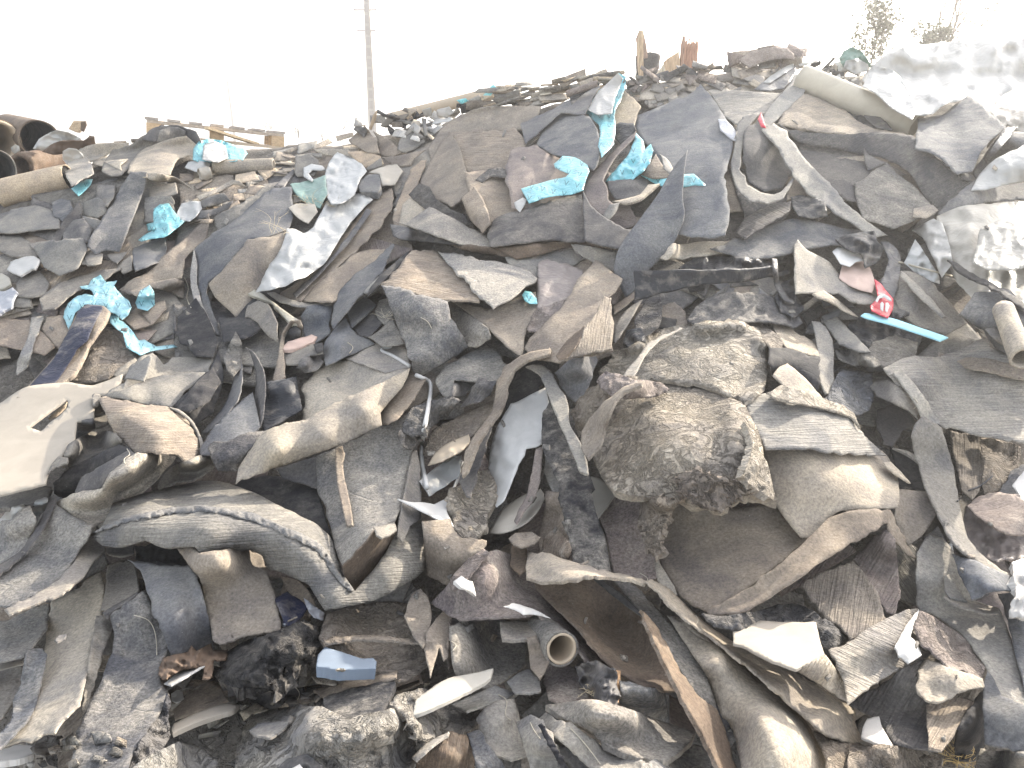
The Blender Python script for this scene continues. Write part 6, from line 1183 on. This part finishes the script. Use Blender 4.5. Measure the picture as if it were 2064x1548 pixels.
flakes("1270,140 1440,130 1440,175 1270,180", 50, (16, 44), 'grey felt flake heaped round the foot of the wood on the crest', 'flakes at the foot of the wood', cols='ggvbd', mats='ffc', ang=(-40, 40), asp=(.2, .7), curl=3, lift=(1, 5))
# ---- utility poles
def pole(label, x0, y0, x1, y1, Y, w0, arms, group=None):
    r0 = w0 * Y / F / 2; Bt = atY(x0, y0, Y); Tp = atY(x1, y1, Y); Bt = Bt + (Bt - Tp) * 0; root = empty('utility_pole', (Bt[0], Bt[1], 0)); tag(root, label, 'utility pole', group)
    foot = Bt + (Bt - Tp) / (Tp[2] - Bt[2]) * Bt[2]; m = MB(); d = Tp - foot; L = np.linalg.norm(d); d /= L; X = np.array([1., 0, 0]); Yy = np.cross(d, X)
    V = []
    for k in range(2):
        c = foot if k == 0 else Tp; s = r0 * (1.15 if k == 0 else .62)
        for dx, dy in ((-1, -1), (1, -1), (1, 1), (-1, 1)): V.append(c + X * s * dx + Yy * s * dy * .8)
    f = [(0, 1, 5, 4), (1, 2, 6, 5), (2, 3, 7, 6), (3, 0, 4, 7), (4, 5, 6, 7)]
    link_mesh('shaft', V, f, [M['b']], parent=root, color=(.26, .235, .21), smooth=False)
    if Y < 50:
        for k in range(14):
            c = foot + d * L * (.2 + .055 * k); m = MB(); m.box(c + Yy * 0 - np.array([0, r0 * .85, 0]), r0 * .9, .02, .32); m.link('recess', M['b'], root, (.19, .17, .155))
    for ay, aw, off in arms:
        c = atY(x1 + (x0 - x1) * (ay - y1) / (y0 - y1) + off, ay, Y); m = MB(); m.box(c, aw * Y / F, .07, .07 if Y < 50 else .12); m.link('crossarm', M['b'], root, (.25, .22, .2))
        for s in (-.45, .45):
            m = MB(); c2 = c + np.array([s * aw * Y / F, 0, .10]); V, ff = rod_mesh([c2 - [0, 0, .08], c2, c2 + [0, 0, .06]], .035 if Y < 50 else .05); m.add(V, ff); m.link('insulator', M['b'], root, (.5, .45, .4), smooth=True)
    return root
pole('tall concrete utility pole standing behind the left part of the heap', 751, 245, 737, -40, 36, 15, [(20, 44, -4), (62, 34, -4)])
pole('faint distant utility pole left of the tall one', 471, 262, 458, 160, 95, 5, [(166, 8, 0)])
pole('faintest distant utility pole, above the pallet', 383, 264, 378, 212, 150, 4, [(216, 6, 0)])
# ---- shrubs and bare trees behind the crest
M['t'] = plain('bark', (0.20, 0.165, 0.135), var=.3, scale=12); M['l'] = plain('leaf', (0.20, 0.19, 0.13), var=.4, scale=3, bump=.1)
def plant(name, label, cat, px, py, Y, hpx, spread, n, leaves, seed, leafc=(.16, .17, .09), r=.012, depth=3, ground=None, lean=0, leafs=.03, barkc=None, group=None):
    rs = random.Random(seed); base = atY(px, py, Y); H_ = hpx * Y / F; root = empty(name, base); tag(root, label, cat, group); mt = MB(); ml = MB()
    def grow(p, d, L, rad, lv):
        steps = 5; P = [p]
        for s in range(steps):
            d = d + np.array([rs.uniform(-1, 1), rs.uniform(-1, 1), rs.uniform(-.5, .8)]) * .16; d /= np.linalg.norm(d); P.append(P[-1] + d * L / steps)
        V, f = rod_mesh(P, rad, 4, rad * .45); mt.add(V, f)
        if lv > 0:
            for _ in range(rs.randint(3, 5)):
                q = P[rs.randint(1, steps)]; a = rs.uniform(0, 6.28); nd_ = d + np.array([math.cos(a), math.sin(a), rs.uniform(-.2, .5)]) * spread * .9; nd_ /= np.linalg.norm(nd_); grow(q, nd_, L * rs.uniform(.4, .65), rad * .5, lv - 1)
        if lv <= 1 and leaves:
            for _ in range(leaves):
                q = P[rs.randint(1, steps)] + np.array([rs.gauss(0, .04), rs.gauss(0, .04), rs.gauss(0, .04)]) * H_; s = leafs * rs.uniform(.5, 1.2); u = np.array([rs.gauss(0, 1) for _ in range(3)]); u /= np.linalg.norm(u); v = np.cross(u, [rs.gauss(0, 1), rs.gauss(0, 1), rs.gauss(0, 1)]); v /= np.linalg.norm(v) + 1e-9
                ml.add([q, q + u * s * .5 + v * s * .3, q + u * s, q + u * s * .5 - v * s * .3], [(0, 1, 2, 3)])
    for k in range(n):
        a = rs.uniform(0, 6.28); grow(base + np.array([rs.uniform(-.1, .1), rs.uniform(-.1, .1), 0]) * H_, np.array([math.cos(a) * spread * .5 + lean, math.sin(a) * spread * .5, 1.]), H_ * rs.uniform(.6, 1), r * rs.uniform(.6, 1.2), depth)
    mt.link('stem', M['t'], root)
    if ml.V: ml.link('foliage', M['l'], root)
    return root
plant('shrub', 'thin leafy shrub behind the debris left of the white bag pile', 'shrub', 1752, 160, 10, 120, .55, 7, 3, 11, depth=3, leafs=.05, r=.010)
plant('bare_tree', 'bare twiggy tree rising above the white bag pile', 'tree', 1900, 150, 11, 165, .45, 5, 0, 12, depth=4, r=.02)
plant('bare_tree', 'smaller bare tree with a few leaves right of the twiggy one', 'tree', 1965, 150, 12, 110, .6, 4, 1, 13, depth=3, r=.014, leafs=.05)
plant('shrub', 'leafy dark bush under the bare twiggy tree', 'shrub', 1875, 120, 10.5, 50, .9, 6, 3, 14, depth=3, leafs=.05, r=.01)
for k, (x, y, h) in enumerate([(600, 285, 30), (655, 290, 36), (688, 285, 30), (790, 225, 50), (545, 285, 30)]):
    plant('dry_weed', 'thin faint dry weed standing beyond the left crest', 'weed', x, y, 16 + (k * 1.3) % 5, h, .3, 3, 1, 30 + k, depth=2, r=.006, leafs=.03, group='dry weeds beyond the left crest')
def grass(label, px, py, n, hpx, col, seed, wide=1.0):
    rs = random.Random(seed); base = world_top(px, py, .0); t = float(bil(BASE, px, py)); L = hpx * t / F; m = MB()
    for k in range(n):
        a = rs.uniform(0, 6.28); d = np.array([math.cos(a) * wide, math.sin(a) * wide * .6 - .2, rs.uniform(.3, 1)]); P = [base + np.array([rs.uniform(-.3, .3) * L, rs.uniform(-.1, .1) * L, 0])]
        for s in range(5): d = d + np.array([rs.gauss(0, .22), rs.gauss(0, .22), -.1]); P.append(P[-1] + d / np.linalg.norm(d) * L * rs.uniform(.7, 1) / 5)
        V, f = rod_mesh(P, .0011, 4, .0005); m.add(V, f)
        for q in P[2:5]:
            if rs.random() < .5:
                V, f = rod_mesh([q, q + np.array([rs.gauss(0, 1), rs.gauss(0, 1), rs.gauss(.5, 1)]) * L * .12], .0008, 4, .0004); m.add(V, f)
    o = m.link('dry_twigs', M['b'], None, col); tag(o, label, 'dry twigs')
grass('dry straw coloured tuft at the bottom right corner', 1935, 1535, 34, 50, (.5, .36, .16), 3)
grass('tangle of fine dry twigs beside the large white film', 642, 420, 26, 50, (.45, .38, .26), 4)
grass('few bare twigs standing left of the tan film scrap', 566, 470, 6, 70, (.45, .38, .26), 5, .4)
grass('fine roots caught on the small fibrous patch at the centre', 775, 640, 10, 34, (.5, .45, .36), 6)
grass('short dry stems in the hollow beside the wooden stick', 1190, 1395, 12, 30, (.45, .38, .26), 7)

# ---- small loose crumbs sprinkled over everything, district by district
CR = [("0,420 400,420 400,760 0,760", 14, (10, 26), 'tiny loose felt crumb on the left slope', 'crumbs on the left slope'),
      ("400,400 900,400 900,860 400,860", 12, (9, 24), 'tiny loose felt crumb left of the centre', 'crumbs left of the centre'),
      ("900,260 1400,260 1400,720 900,720", 11, (9, 22), 'tiny loose felt crumb below the middle crest', 'crumbs below the middle crest'),
      ("1400,200 2064,260 2064,760 1400,760", 18, (9, 26), 'tiny loose felt crumb on the upper right slope', 'crumbs on the upper right slope'),
      ("0,880 520,880 520,1548 0,1548", 14, (10, 30), 'small loose felt crumb on the lower left sheets', 'crumbs at the lower left'),
      ("520,1180 1100,1180 1100,1548 520,1548", 24, (12, 36), 'small loose felt crumb in the lower middle rubble', 'crumbs at the lower middle'),
      ("840,820 1180,820 1180,1180 840,1180", 18, (10, 34), 'small loose scrap in the litter round the white paper', 'scraps round the white paper'),
      ("1100,1200 1500,1300 1500,1548 1100,1548", 11, (12, 34), 'small loose felt crumb near the bottom edge right of centre', 'crumbs at the bottom right of centre'),
      ("1640,1080 2064,1000 2064,1548 1640,1548", 16, (10, 32), 'small loose felt crumb on the lower right sheets', 'crumbs at the lower right')]
for rg, n, sz, lb, grp in CR: flakes(rg, n, (sz[0] * .6, sz[1] * .65), lb, grp, cols='gbplgg', mats='ffch', ang=(-70, 70), asp=(.25, .8), curl=.5, lift=(0, .3), th=.15, wr=.15, name='felt_crumb', cat='felt crumb')

# ---------------------------------------------------------------- the air
HX = (-260, 260, -25, 330, -1.0, 40)
hv = [(HX[i], HX[2 + j], HX[4 + k]) for i in (0, 1) for j in (0, 1) for k in (0, 1)]
hz = link_mesh('haze', hv, [(0, 1, 3, 2), (4, 6, 7, 5), (0, 4, 5, 1), (2, 3, 7, 6), (0, 2, 6, 4), (1, 5, 7, 3)], [], origin=(0, 0, 0), smooth=False)
hm_ = bpy.data.materials.new('haze'); hm_.use_nodes = True; hn = hm_.node_tree; hn.nodes.clear()
pv = hn.nodes.new('ShaderNodeVolumePrincipled'); pv.inputs['Color'].default_value = (.97, .97, .98, 1); pv.inputs['Density'].default_value = 0.0062; pv.inputs['Anisotropy'].default_value = 0.6
ho = hn.nodes.new('ShaderNodeOutputMaterial'); hn.links.new(pv.outputs[0], ho.inputs['Volume']); hz.data.materials.append(hm_); tag(hz, kind='stuff')
# ---------------------------------------------------------------- leave out offcuts that ended up wholly hidden
cnt = np.bincount(IDB[IDB >= 0].ravel(), minlength=len(ITEMS))
nrem = 0; keep = []
for i, o in enumerate(ITEMS):
    if o.get('_f') and cnt[i] < (6 if 'offcut' in o.name else 4): bpy.data.objects.remove(o, do_unlink=True); nrem += 1
    else:
        if not o.get('_f') and cnt[i] < 4: print('HIDDEN', o.name, o.get('label'))
        keep.append(o)
for o in keep: del o['_f']
print('things', len(keep), 'removed', nrem)
